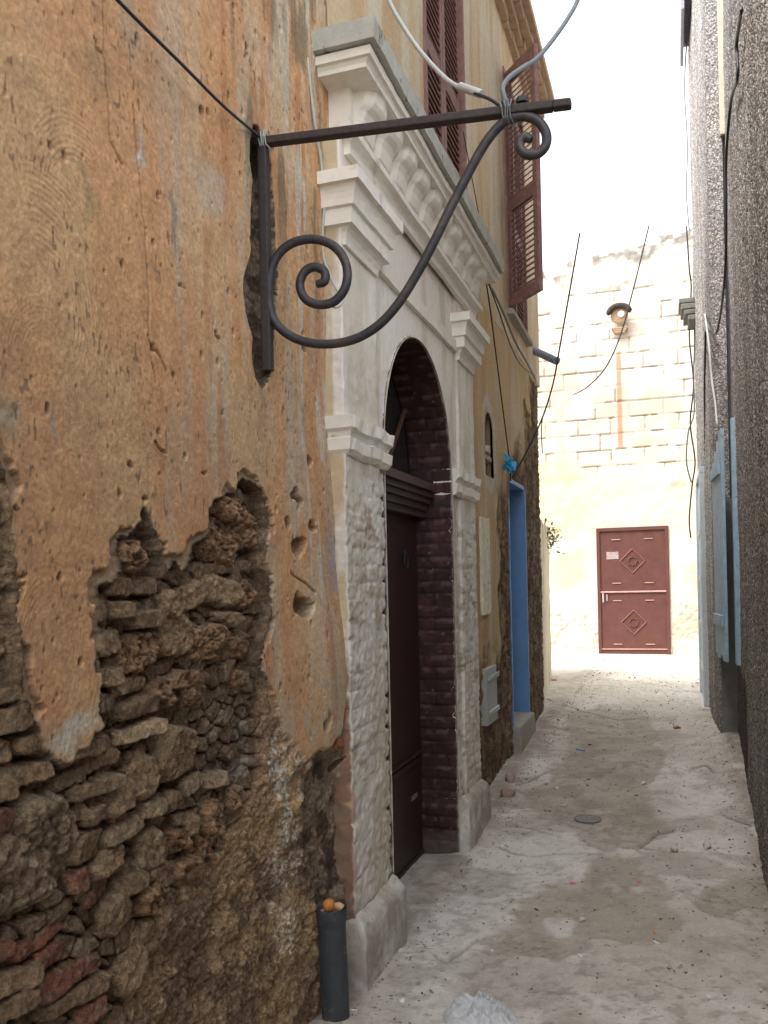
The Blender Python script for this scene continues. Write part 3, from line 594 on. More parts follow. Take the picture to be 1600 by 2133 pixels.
def window(W, label=None):
    w_ = bpy.data.objects.new('window', None); COL.objects.link(w_); w_.location = (XW, (W[0]+W[1])/2, W[2]); par(w_, house)
    b = MB(); b.box(-1.352, -1.34, W[0], W[1], W[2], W[3]); b.build('dark_room_sheet', M['dark'], w_)  # near-black sheet: shade of the unlit room put into its colour
    b = MB(); b.box(-1.34, XW+.012, W[0]-.02, W[0]+.018, W[2], W[3]); b.box(-1.34, XW+.012, W[1]-.018, W[1]+.02, W[2], W[3]); b.box(-1.34, XW+.012, W[0]-.02, W[1]+.02, W[3]-.003, W[3]+.04); b.build('frame', M['shutter'], w_, bevel=.003)
    b = MB(); b.box(-1.34, XW+.05, W[0]-.06, W[1]+.06, W[2]-.045, W[2]-.003, j=.003); b.build('sill', M['stone'], w_, bevel=.006)
    return w_
w1 = window(W1); a90 = math.pi/2
leaf(W1[0]+.02, .43, a90, 'shutter', w1, tilt=.62); leaf(W1[0]+.455, .43, a90, 'shutter', w1, tilt=.62)
w2 = window(W2)
leaf(W2[0]+.455, .43, a90, 'shutter', w2, tilt=.62)
o = leaf(W2[0]+.0, .42, math.radians(-48), 'shutter', w2, x=XW+.02, tilt=.75); o['label'] = 'open shutter leaf swung out over the alley'
# ------------------------------------------------------------------ blue doorway, hatch, panel
bd = bpy.data.objects.new('doorway', None); COL.objects.link(bd); bd.location = (XW, 7.05, .1); par(bd, house)
b = MB(); b.box(-1.6, XW-.02, BD[0]-.03, BD[0]+.001, BD[2], BD[3], j=0); b.box(-1.6, XW-.012, BD[1]-.001, BD[1]+.03, BD[2], BD[3]); b.box(-1.6, XW-.02, BD[0], BD[1], BD[3]-.001, BD[3]+.03); b.build('reveal', M['blue'], bd)
b = MB(); b.box(-1.50, -1.46, BD[0], BD[1]-.001, BD[2], BD[3]); b.build('blue_door', M['blue'], bd, bevel=.002)
b = MB(); b.box(-1.6, XW+.035, BD[0]-.04, BD[1]+.03, .02, .32, j=.01); b.build('doorstep', M['stone'], bd, bevel=.012)
b = MB(); b.box(-1.24, XW+.012, 5.55, 5.88, .50, .87, j=.003); b.build('gas_hatch', M['greywood'], house, bevel=.003)
hatch = COL.objects['gas_hatch'] if 'gas_hatch' in COL.objects else None
for z in (.56, .79):
    b = MB(); b.box(XW+.012, XW+.024, 5.57, 5.92, z, z+.03, j=.002); b.build('strap_hinge', mat('pale_strap', (.5, .52, .5)), hatch, bevel=.002)
b = MB(); b.box(-1.22, XW+.02, 5.46, 5.70, 1.23, 1.86, j=.004); b.build('wooden_panel', M['palewood'], house, bevel=.003)
# ================================================================== IRON BRACKET
BY = 2.43
def bp(x, y, Yv=BY): return at(x, y, Y=Yv)
br = empty('lamp_bracket', (XW, BY, 2.1), 'wrought iron wall bracket with a big spiral scroll, sticking out over the alley', 'bracket')
tp = bp(540, 297); tip = bp(1190, 216); bt = bp(545, 775)
b = MB(); b.box(XW-.03, XW+.0, BY-.015, BY+.015, 0, tp.z-bt.z, Matrix.Translation((0.012, 0, bt.z)) @ Matrix.Rotation(0, 4, 'Y')); b.build('upright', M['ironrust'], br, bevel=.004)
dirv = (tip-Vector((XW-.03, BY, tp.z))); L = dirv.length
mtx = Matrix.Translation((XW-.03, BY, tp.z)) @ Matrix.Rotation(-math.atan2(dirv.z, dirv.x), 4, 'Y')
b = MB(); b.box(0, L-.05, -.017, .017, -.012, .012, mtx); b.box(L-.05, L, -.0165, .0165, -.011, .011, mtx); b.build('arm', M['ironrust'], br, bevel=.004)
sc = [(660, 592), (676, 586), (676, 566), (656, 556), (635, 566), (625, 592), (634, 620), (660, 634), (692, 630), (716, 606), (724, 570), (714, 534), (688, 508), (648, 498), (606, 508), (576, 536), (562, 578), (560, 625), (572, 668), (602, 698), (645, 714), (695, 716), (745, 704), (790, 676), (830, 632), (868, 572), (902, 508), (935, 440), (970, 372), (1005, 308), (1035, 268), (1062, 248), (1092, 242), (1120, 252), (1137, 276), (1137, 302), (1120, 320), (1098, 322), (1084, 310), (1084, 294), (1096, 286), (1106, 292)]
b = MB(); pts = [bp(x, y, BY+.0) for x, y in sc]; b.tube(pts, [.0115]+[.0138]*(len(pts)-2)+[.0105], 12, smooth=5); b.build('scroll', M['iron'], br, smooth=True)
q = bp(1088, 214); b = MB(); b.tube([q+Vector((0, 0, -.05)), q+Vector((0, 0, .012))], .008, 8); b.tube([q+Vector((0, 0, -.002)), q+Vector((0, 0, .014))], .019, 6); b.build('bolt', M['iron'], br, bevel=.002)
def wrap(cx, cy, r, n, name, m_, parent=None, ax=(1, 0, 0)):
    c = bp(cx, cy); pts = []
    for i in range(n*8+1):
        a = i*math.pi/4; pts.append(c+Vector((i*.0011-.01+.004*math.sin(i*1.7), r*math.cos(a), r*1.05*math.sin(a))))
    b = MB(); b.tube(pts, .0022, 5); return b.build(name, m_, parent)
o = wrap(1052, 236, .033, 4, 'tie_wire', M['wireg']); tag(o, 'twisted grey tie wire wrapped round the outer end of the iron arm', 'wire')
o = wrap(548, 294, .028, 4, 'tie_wire', M['wirew']); tag(o, 'pale tie wire wound round the arm beside the wall', 'wire')
# ------------------------------------------------------------------ cables
def cable(pts, r, m_, label, name='cable', group=None, smooth=6, cat='cable', seg=8):
    b = MB(); b.tube(pts, r, seg, smooth=smooth); o = b.build(name, m_, smooth=True); return tag(o, label, cat, group)
A = lambda x, y, **k: at(x, y, **k)
cable([bp(545, 288), A(470, 225, X=-1.125), A(380, 135, X=-1.12), A(245, 0, X=-1.12), A(100, -160, X=-1.13)], .0042, M['wireb'], 'thin taut black wire running from the bracket up the plaster to the upper left', smooth=4)
cable([bp(1058, 236), bp(1030, 212), A(1000, 198, Y=2.46), A(965, 186, Y=2.5)], .0052, M['wireb'], 'short black cable end joining the pale cable to the bracket tip')
cable([A(968, 187, Y=2.5), A(930, 165, Y=2.55), A(880, 112, Y=2.62), A(840, 55, Y=2.7), A(808, -5, Y=2.78), A(770, -110, Y=2.95), A(740, -260, X=-1.16)], .0072, M['wirew'], 'thick pale cable hanging in a curve from the upper left down to the bracket tip')
b = MB(); b.tube([A(958, 180, Y=2.5), A(1003, 196, Y=2.47)], .0125, 10); o = b.build('cable_sleeve', M['wirew'], bevel=.002); tag(o, 'pale plastic sleeve on the cable joint just left of the bracket tip', 'sleeve')
cable([bp(1060, 228), bp(1050, 200), A(1048, 180, Y=2.45), A(1062, 160, Y=2.5), A(1090, 140, Y=2.6), A(1118, 122, Y=2.7), A(1150, 85, Y=2.85), A(1185, 35, Y=3.0), A(1208, -10, Y=3.15), A(1250, -120, Y=3.45), A(1330, -340, Y=4.0)], .0072, M['wireg'], 'thick grey cable rising from the bracket tip to the right across the sky')
cable([A(640, 120, X=-1.15), A(655, 250, X=-1.14), A(668, 330, X=-1.14), A(675, 420, X=-1.14), A(672, 520, X=-1.15), A(690, 580, X=-1.12), A(712, 625, X=-1.07), A(700, 640, X=-1.07), A(682, 632, X=-1.08)], .0048, M['wirew'], 'pale cable clipped down the seam between ochre plaster and white doorway')
cable([A(965, 275, X=-1.15), A(985, 380, X=-1.15), A(1000, 460, X=-1.15)], .003, M['wireb'], 'thin black wire on ochre plaster right of the first shuttered window')
cable([A(1012, 582, X=-1.10), A(1022, 650, X=-1.12), A(1036, 760, X=-1.14), A(1050, 870, X=-1.14), A(1062, 965, X=-1.13), A(1064, 1002, X=-1.13)], .005, M['wireb'], 'black cable dropping from the cornice end to the blue rag above the blue doorway')
cable([A(1012, 580, X=-1.12), A(1030, 612, X=-1.13), A(1050, 655, X=-1.13), A(1075, 715, X=-1.13), A(1095, 750, X=-1.13), A(1116, 790, X=-1.13)], .009, M['wireg'], 'bundled grey cable sagging under the open shutter along the ochre wall')
cable([A(1016, 586, X=-1.12), A(1040, 650, X=-1.11), A(1062, 715, X=-1.12), A(1085, 760, X=-1.12), A(1114, 782, X=-1.12)], .005, M['wireb'], 'loose black wire hanging just below the bundled cable near the open shutter')
cable([A(1208, 485, Y=7.2), A(1188, 600, Y=7.15), A(1165, 730, Y=7.1), A(1152, 800, Y=7.05), A(1130, 870, Y=7.0), A(1100, 935, Y=6.95), A(1064, 1003, Y=6.9)], .0065, M['wireb'], 'black wire hanging across the pale block wall down to the blue doorway')
cable([A(1352, 470, Y=11.5), A(1320, 600, Y=11.5), A(1292, 700, Y=11.6), A(1262, 765, Y=11.7), A(1225, 805, Y=12), A(1195, 822, Y=13.7)], .009, M['wireb'], 'thin black wire crossing in front of the round lamp on the block wall')
cable([A(1130, 870, Y=7.0), A(1128, 900, Y=7.0), A(1130, 945, Y=7.0)], .004, M['wireb'], 'short loose wire end dangling beside the far corner of the ochre house')
rag = A(1060, 968, X=-1.12); b = MB(); rr_ = random.Random(5)
for i in range(26):
    c = rag+Vector((rr_.gauss(0, .015), rr_.gauss(0, .03), rr_.gauss(0, .03))); vs = [c+Vector((rr_.uniform(-.03, .03), rr_.uniform(-.04, .04), rr_.uniform(-.04, .04))) for _ in range(4)]
    b.add(vs, [(0, 1, 2), (0, 2, 3), (0, 1, 3), (1, 2, 3)])
o = b.build('rag', mat('blue_plastic', (.08, .42, .72), var=.2, bump=0)); tag(o, 'bright blue plastic rag tied to the cable above the blue doorway', 'rag')
b = MB(); p0, p1 = A(1112, 730, X=-1.17), A(1160, 752, X=-.93); b.tube([p0+(p0-p1)*.3, p1], .035, 14); o = b.build('drain_spout', mat('blue_grey_pipe', (.22, .27, .36), rough=.5)); par(o, house)
# ================================================================== STUB PIPE WITH BALLS
pc = A(690, 1892, X=-1.09); st_ = empty('stub_pipe', (pc.x, pc.y, 0), 'dark grey iron pipe stub standing at the wall foot by the doorway', 'pipe')
b = MB(); seg = 24; bot = Vector((pc.x+.01, pc.y-.0, -.05)); topv = Vector((pc.x, pc.y, pc.z))
b.tube([bot, bot.lerp(topv, .5), topv], .046, seg, cap=False); b.tube([topv, bot], .040, seg, cap=False); b.build('tube', M['pipe'], st_, smooth=True)
b = MB(); b.tube([topv-Vector((0, 0, .045)), topv-Vector((0, 0, .02)), topv, topv+Vector((0, 0, .004))], [.049, .051, .051, .0505], seg, cap=False); b.tube([topv+Vector((0, 0, .004)), topv-Vector((0, 0, .02))], [.0505, .040], seg, cap=False); b.build('collar', M['pipe'], st_, smooth=True)
b = MB(); b.tube([topv-Vector((0, 0, .03)), topv-Vector((0, 0, .012))], .0405, seg); b.build('fill', mat('debris_fill', (.35, .30, .24), nscale=60), st_)
def lump(c, r, name, m_, sx=1, sy=1, sz=1, amp=.08, seed=1, sub=3):
    import bmesh
    bm = bmesh.new(); bmesh.ops.create_icosphere(bm, subdivisions=sub, radius=1); rr = random.Random(seed); ks = [(Vector((rr.uniform(-4, 4), rr.uniform(-4, 4), rr.uniform(-4, 4))), rr.uniform(0, 6)) for _ in range(5)]
    for v in bm.verts:
        k = 1+amp*sum(math.sin(q.dot(v.co)+f) for q, f in ks)/2; v.co = Vector((v.co.x*sx, v.co.y*sy, v.co.z*sz))*r*k
    me = bpy.data.meshes.new(name); bm.to_mesh(me); bm.free(); me.polygons.foreach_set('use_smooth', [True]*len(me.polygons)); me.materials.append(m_)
    o = bpy.data.objects.new(name, me); COL.objects.link(o); o.location = c; return o
tag(lump(topv+Vector((-.006, -.006, .012)), .021, 'orange_ball', mat('orange_fruit', (.55, .22, .05), rough=.6, var=.2, nscale=80), amp=.02), 'small dried orange resting on top of the iron pipe stub', 'fruit')
tag(lump(topv+Vector((.022, .012, .004)), .017, 'bread_crust', mat('bread', (.62, .40, .22), var=.3, nscale=60), 1.1, 1, .7, .15, 4), 'pale crumpled crust beside the orange on the pipe stub', 'crust')
# ================================================================== RIGHT BUILDINGS
XA, XBR = .47, .345
ra = empty('near_house', (XA, 3, 0), 'dark pebble-dashed house wall filling the right edge, with a blue shutter', 'house')
rb_ = empty('pebbled_house', (XBR, 9, 0), 'grey pebble-dashed house projecting slightly on the right, further up the alley', 'house')
def pebwall(name, xb, y0, y1, z1, parent, sp, xf):
    U = axis_with(y0, y1, sp); V = axis_with(-.05, z1, sp*1.3); Y, Z = np.meshgrid(U, V, indexing='ij')
    w = hsh(np.floor(Y/sp), np.floor(Z/sp), 3)
    H = .012*(fbm(Y, Z, 1.5, 3, 401)-.5)*2+.009*w+.006*fbm(Y, Z, 40, 2, 403)
    g = .85+.75*(fbm(Y*3.5, Z*.6, 1.3, 5, 405)-.25); C = np.stack([g, g*.98, g*.97], -1)
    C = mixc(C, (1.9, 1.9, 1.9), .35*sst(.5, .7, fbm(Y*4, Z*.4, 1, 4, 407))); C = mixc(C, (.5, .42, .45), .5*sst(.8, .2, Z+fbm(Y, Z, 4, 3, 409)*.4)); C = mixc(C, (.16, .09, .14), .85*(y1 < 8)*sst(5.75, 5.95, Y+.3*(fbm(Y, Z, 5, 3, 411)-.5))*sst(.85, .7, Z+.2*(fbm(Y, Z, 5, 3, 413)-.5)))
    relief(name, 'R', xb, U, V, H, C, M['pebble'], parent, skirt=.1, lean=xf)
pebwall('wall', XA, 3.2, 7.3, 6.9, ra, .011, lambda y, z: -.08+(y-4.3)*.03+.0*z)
pebwall('wall', XBR, 7.30, 10.0, 8.6, rb_, .014, lambda y, z: (y-7.3)*-.02+.0*z)
b = MB(); b.box(.52, 5, 3.22, 7.32, -.1, 6.9); b.box(.45, 5, -1.5, 3.215, -.1, 2.5); b.build('side_walls', M['cement'], ra)  # second box: unseen low wall beside the camera, height set to shape light
b = MB(); b.box(XBR+.06, 5, 7.34, 9.98, -.1, 8.59); b.build('side_walls', M['cement'], rb_)
# cement return of the projecting house
b = MB(); b.box(XBR+.006, .60, 7.285, 7.36, -.05, 2.05); b.build('corner_strip', M['cement'], rb_, bevel=.004)
# cream strip above
b = MB(); b.box(.43, .60, 7.27, 7.35, 4.9, 8.3, j=.0); b.build('corner_strip', mat('cream_strip', (.55, .48, .38), var=.2, nscale=8), rb_, bevel=.004)
# blue shutter on near house
sh = bpy.data.objects.new('shutter', None); COL.objects.link(sh); sh.location = (.42, 6.9, .8); par(sh, ra)
def board(px0, px1, ya, yb, ztop, zbot, X0, name, th=.02):
    pass
pa = Vector((.362, 6.62, 0)); pb_ = Vector((.325, 7.22, 0)); dv = (pb_-pa).normalized(); ang = math.atan2(dv.y, dv.x)
zl, zh = .83, 2.50
mtx = Matrix.Translation((pa.x, pa.y, zl)) @ Matrix.Rotation(ang, 4, 'Z'); Lw = (pb_-pa).length
b = MB()
for i in range(4): b.box(i*Lw/4+.003, (i+1)*Lw/4-.003, -.012, .012, 0+(.03 if i % 2 else 0), zh-zl-.06*i, mtx)
b.build('planks', M['blue_board'], sh, bevel=.003)
for z in (.25, 1.35): b = MB(); b.box(.05, Lw-.04, .012, .03, z, z+.08, mtx); b.build('batten', M['blue_board'], sh, bevel=.003)
b = MB(); b.box(.415, .50, 6.50, 6.58, .82, 2.55, j=.004); b.build('shutter_frame', M['blue_board'], ra, bevel=.004)
# light blue door in pebbled house
ld = bpy.data.objects.new('door', None); COL.objects.link(ld); ld.location = (.3, 9.3, .2); par(ld, rb_)
b = MB(); b.box(.275, .34, 8.75, 9.72, .22, 2.35); b.build('door_leaf', M['blue_board'], ld, bevel=.004)
b = MB(); b.box(.262, .35, 8.67, 8.75, .22, 2.42); b.box(.255, .35, 9.72, 9.80, .22, 2.42); b.box(.262, .35, 8.67, 9.80, 2.423, 2.48); b.build('frame', mat('white_frame', (.62, .66, .68), var=.15), ld, bevel=.004)
for z in (.5, .95, 1.4, 1.85): b = MB(); b.box(.262, .276, 8.9, 9.6, z, z+.05); b.build('hinge', M['wirew'], ld, bevel=.003)
b = MB(); b.box(.24, .36, 8.6, 9.85, .10, .215, j=.006); b.build('doorstep', mat('white_step', (.6, .58, .54), var=.2), ld, bevel=.01)
# ledge and awning high on pebbled house
pl_ = A(1418, 672, Y=9.9); b = MB()
for i, (d, z0, z1) in enumerate([(.17, .10, .16), (.15, .04, .098), (.12, -.02, .038), (.08, -.08, -.022)]): b.box(XBR-.05-d, XBR+.02, 9.55, 9.97, pl_.z+z0, pl_.z+z1, j=.004)
b.build('ledge', M['ledge'], rb_, bevel=.01)
b = MB(); b.box(.20, .36, 8.9, 9.9, 7.15, 7.25, Matrix.Identity(4)); b.box(.20, .23, 8.9, 9.9, 6.95, 7.15); b.build('awning', mat('grey_awning', (.30, .30, .36)), rb_, bevel=.004)
b = MB(); b.box(.29, .345, 9.70, 9.82, 4.55, 4.95); b.build('meter_box', mat('box_grey', (.13, .13, .14)), rb_, bevel=.004)
G = 'cables hanging down the pebble-dashed walls'
cable([A(1545, 20, X=.36), A(1535, 90, X=.37), A(1537, 160, X=.37), A(1523, 210, X=.37), A(1513, 330, X=.36), A(1513, 440, X=.36), A(1511, 560, X=.36), A(1500, 660, X=.36), A(1488, 695, X=.34), A(1470, 655, X=.31)], .008, M['wireb'], 'long thick black cable running down the near pebble-dashed wall on the right', group=G)
cable([A(1468, 655, X=.31), A(1475, 675, X=.32), A(1488, 697, X=.34)], .007, M['wirew'], 'short white cable loop at the top of the pebbled wall bend', group=G)
cable([A(1469, 655, X=.305), A(1477, 720, X=.31), A(1483, 790, X=.32), A(1490, 840, X=.33), A(1494, 885, X=.33)], .008, M['wirew'], 'kinked white cable dropping to the top of the blue shutter', group=G)
cable([A(1470, 690, X=.31), A(1468, 800, X=.31), A(1469, 900, X=.315), A(1468, 1000, X=.32), A(1474, 1060, X=.33)], .009, M['wireb'], 'black cable on the pebbled wall left of the blue shutter', group=G)
cable([A(1430, 470, Y=9.9), A(1436, 560, Y=9.9), A(1440, 600, Y=9.95), A(1436, 700, Y=9.9), A(1445, 800, Y=9.9), A(1438, 880, Y=9.9), A(1448, 960, Y=9.9), A(1442, 1010, Y=9.9), A(1436, 1080, Y=9.9), A(1439, 1120, Y=9.9)], .008, M['wireb'], 'wavy black cable hanging off the far corner of the pebbled house', group=G)
cable([A(1444, 560, Y=9.9), A(1447, 700, Y=9.9), A(1445, 780, Y=9.9), A(1446, 860, Y=9.9), A(1434, 900, Y=9.9), A(1430, 960, Y=9.9), A(1440, 1005, Y=9.9)], .008, M['wireg'], 'grey cable hanging beside the wavy black one on the far corner', group=G)
cable([A(1432, -40, Y=9.8), A(1432, 60, Y=9.8), A(1426, 180, Y=9.8), A(1432, 300, Y=9.8), A(1430, 400, Y=9.85), A(1436, 480, Y=9.9)], .006, M['wireg'], 'faint grey cable hanging against the sky along the pebbled house edge', group=G)
# ================================================================== FAR WALL
FY = 13.8
fh = empty('block_house', (-.5, FY, .25), 'cream house at the alley end with bare blockwork above and a maroon metal door', 'house')
DX0, DX1 = at(1249, 1240, Y=FY).x, at(1391, 1240, Y=FY).x; DZ0, DZ1 = .27, at(1318, 1102, Y=FY).z
U = axis_with(-5.0, 3.0, .016, (DX0, DX1)); V = axis_with(.0, 7.0, .016, (DZ0, DZ1))
Y, Z = np.meshgrid(U, V, indexing='ij'); n1 = fbm(Y, Z, 3, 4, 501)-.5; n2 = fbm(Y, Z, 14, 5, 503, .6)-.5
bh, bl_ = .245, .50; r = np.floor((Z+.02*n1)/bh); ph = ((Z+.02*n1)/bh-r)*bh; bx = (Y+.25*(r % 2)+.1*hsh(r, r*0, 3))/bl_; bx0 = np.floor(bx); pw = (bx-bx0)*bl_
jd = np.minimum(np.minimum(ph, bh-ph), np.minimum(pw, bl_-pw)); bw = sst(3.05, 3.3, Z+n1*.6)*sst(6.1, 5.9, Z+n1*.3)
gap = sst(.45, .6, fbm(Y, Z, 5, 3, 507))
H = bw*(-.022*sst(.014, .002, jd+.006*n2)*(.35+gap)+.012*(hsh(r, bx0, 8)-.5))+.03*n1*(1-bw)+.012*n2*(1-bw*.6)
H = H+.02*sst(6.0, 6.1, Z+n1*.4)*(n2+.4)
low = sst(1.3, .9, Z+n1*.6); H = H-.03*low*np.abs(n2)*2
C = np.ones(Y.shape+(3,))*np.array((.66, .60, .51))
C = mixc(C, (.74, .60, .34), .9*sst(3.6, 3.2, Z+n1*.5)*sst(1.95, 2.25, Z+n1*.3)*sst(-.5, -1.5, Y+n1)); C = mixc(C, (.72, .62, .42), .5*sst(3.6, 3.2, Z+n1*.5)*sst(2.0, 2.2, Z+n1*.3))
C = mixc(C, (.38, .29, .21), .9*bw*sst(.014, .003, jd+.006*n2)*(.3+.7*gap)); C = mixc(C, (.62, .50, .40), .4*bw*sst(.5, .7, fbm(Y, Z, 2.5, 4, 509)))
C = mixc(C, (.35, .27, .18), .6*sst(.6, .7, fbm(Y, Z, 5, 5, 511))*sst(.10, .0, np.abs(Z-2.95+n1*.4))); C = mixc(C, (.20, .18, .16), .85*sst(6.10, 6.25, Z+n1*.5-.10*(Y+1.9))*sst(.42, .55, fbm(Y, Z, 7, 5, 515))); C = mixc(C, (.40, .30, .20), .45*sst(.52, .68, fbm(Y, Z, 1.3, 6, 517)))
C = mixc(C, (.50, .45, .36), .6*low*sst(.5, .65, fbm(Y, Z, 6, 5, 513)))
vx = at(1289, 760, Y=FY).x; C = mixc(C, (.38, .21, .12), .85*sst(.055, .02, np.abs(Y-vx)+.03*n2)*sst(5.0, 4.9, Z)*sst(3.35, 3.5, Z+n1*.3))
def topf(x): return 6.35+.12*(x+1.9)
relief('wall', 'F', FY, U, V, H, C, M['white'], fh, skirt=.3, keepf=lambda u, v: ~((u > DX0) & (u < DX1) & (v > DZ0) & (v < DZ1)) & (v < topf(u)+.12*(hsh(np.floor(u/.12), u*0, 3)-.5)*(1+0*v)))
b = MB(); b.box(-5, 3, FY+.32, FY+.5, 0, 6.2); b.build('side_walls', M['body'], fh)
# metal door
md = bpy.data.objects.new('metal_door', None); COL.objects.link(md); md.location = ((DX0+DX1)/2, FY, DZ0); par(md, fh)
dw = DX1-DX0; dh = DZ1-DZ0; ys = FY-.005
b = MB(); b.box(DX0+.02, DX1-.02, ys, ys+.04, DZ0, DZ1-.02); b.build('door_leaf', M['metaldoor'], md)
b = MB(); b.box(DX0-.03, DX0+.02, ys-.02, ys+.05, DZ0, DZ1+.03); b.box(DX1-.02, DX1+.03, ys-.02, ys+.05, DZ0, DZ1+.03); b.box(DX0-.03, DX1+.03, ys-.022, ys+.05, DZ1-.022, DZ1+.032); b.build('frame', M['metaldoor'], md, bevel=.004)
hl = mat('pale_bead', (.48, .30, .26), var=.3)  # rails and short beads paler than the door leaf
zm = DZ0+dh*.50
b = MB(); b.box(DX0+.02, DX1-.02, ys-.02, ys, zm-.012, zm+.012); b.build('mid_rail', hl, md, bevel=.003); b = MB(); b.box(DX0+.02, DX1-.02, ys-.015, ys, DZ0+.07, DZ0+.085); b.build('bottom_rail', hl, md, bevel=.003)
for (zc) in (zm+dh*.245, zm-dh*.245):
    for s in (-1, 1):
        for e in (-1, 1): b = MB(); b.box((DX0+DX1)/2+s*.24-.065, (DX0+DX1)/2+s*.24+.065, ys-.012, ys, zc+e*.175*dh-.006, zc+e*.175*dh+.006); b.build('short_bead', hl, md)
cxm = (DX0+DX1)/2
for zc in (zm+dh*.245, zm-dh*.245):
    b = MB(); R_ = .185
    P4 = [Vector((cxm+R_*math.cos(a), ys-.006, zc+R_*math.sin(a))) for a in (0, a90, 2*a90, 3*a90)]
    for i in range(4): b.tube([P4[i], P4[(i+1) % 4]], .009, 4)
    b.build('diamond', mat('diamond_bead', (.20, .085, .07), var=.2), md)
    b = MB(); pts = []
    for i in range(17):
        a = i*math.pi/8; r = .075 if i % 2 == 0 else .055; pts.append(Vector((cxm+r*math.cos(a), ys-.008, zc+r*math.sin(a))))
    b.tube(pts, .009, 5, cap=False); b.build('star_rosette', mat('rosette_bead', (.14, .07, .06), var=.2), md)
pn = at(1276, 1158, Y=FY); b = MB(); b.box(pn.x-.09, pn.x+.09, ys-.003, ys, pn.z-.05, pn.z+.06, j=.004); b.build('paper_notice', mat('faded_paper', (.34, .27, .27), var=.3, nscale=20), md)
ph_ = at(1257, 1245, Y=FY); b = MB(); b.tube([(ph_.x, ys-.03, ph_.z-.07), (ph_.x, ys-.03, ph_.z+.07)], .010, 8); b.box(ph_.x+.05, ph_.x+.062, ys-.02, ys, ph_.z-.05, ph_.z+.05); b.build('handle', mat('pale_metal', (.55, .52, .5), metal=.4), md)
b = MB(); b.box(DX0-.1, DX1+.1, FY-.14, FY+.02, .14, DZ0-.002, j=.01); b.build('doorstep', mat('cream_step', (.60, .55, .45), var=.25, bump=.6, bscale=40), fh, bevel=.01)
# round wall lamp
lc = at(1290, 655, Y=FY-.12); wl = empty('wall_lamp', (lc.x, FY, lc.z-.2), 'round wall lamp with dark hood and rusty base high on the block wall', 'lamp')
b = MB(); b.tube([lc+Vector((0, .1, -.02)), lc+Vector((0, .0, -.02))], [.07, .13], 20); b.tube([lc+Vector((0, -.001, -.02)), lc+Vector((0, -.01, -.02))], [.13, .10], 20); b.build('housing', mat('rusty_lamp', (.30, .20, .12), var=.3), wl, smooth=False)
b = MB(); pts = [lc+Vector((.155*math.cos(a), -.02, .02+.115*math.sin(a))) for a in [math.radians(t) for t in range(-5, 191, 15)]]; b.tube(pts, [.02]+[.042]*(len(pts)-2)+[.02], 10); b.build('hood', mat('dark_hood', (.05, .04, .03), var=.3), wl, smooth=True)
b = MB(); b.tube([lc+Vector((.03, -.012, .0)), lc+Vector((.03, -.03, .0))], [.055, .045], 16); b.build('glass', mat('white_glass', (.62, .58, .54), rough=.2, bump=0), wl, smooth=False)
b = MB()
for i in range(3): b.box(lc.x-.12+.02*i, lc.x+.12-.02*i, FY-.11, FY-.01, lc.z-.21-.03*i, lc.z-.185-.03*i)
b.build('base', mat('lamp_base', (.38, .26, .16), var=.3), wl, bevel=.004)
# low cream wall beyond the corner + plant
U = axis_with(0, 2.75, .015); V = axis_with(0, 2.0, .015); Y, Z = np.meshgrid(U, V, indexing='ij')
n1 = fbm(Y, Z, 5, 4, 601)-.5; C = mixc(np.ones(Y.shape+(3,))*np.array((.62, .55, .40)), (.45, .36, .24), sst(.5, .7, fbm(Y*4, Z, 1, 4, 603)))
t_ = Y/2.75; X_ = -1.225-.26*t_+.03*n1; P = np.stack([X_, 8.42+Y, .1+Z], -1)
P[:, -1, 0] = -2; C[:, -1] = (.4, .35, .28)
lw = grid('courtyard_wall', P, C, M['white']); tag(lw, 'low cream rendered wall just past the far corner of the ochre house', 'wall')
b = MB(); b.box(-5, -1.55, 11.02, 11.17, 0, 2.0); 
o = b.build('wall_end', M['body'], lw)
fr = random.Random(9); b = MB(); pb0 = Vector((-1.40, 10.75, 2.05))
for i in range(160):
    c = pb0+Vector((fr.gauss(.0, .05), fr.gauss(0, .12), fr.gauss(-.03, .07)-abs(fr.gauss(0, .06)))); s = fr.uniform(.018, .04); a = Vector((fr.uniform(-1, 1), fr.uniform(-1, 1), fr.uniform(-1, 1))).normalized(); d = a.cross(Vector((fr.uniform(-1, 1), fr.uniform(-1, 1), 1))).normalized()
    b.add([c, c+a*s+d*s*.4, c+a*s*2, c+a*s-d*s*.4], [(0, 1, 2, 3)])
b.build('foliage', mat('green_leaves', (.07, .11, .035), var=.4), None)
pf_ = [o for o in COL.objects if o.name.startswith('foliage')][0]; pf_.name = 'wall_plant'; tag(pf_, 'small leafy plant growing over the top of the low cream wall', 'plant')
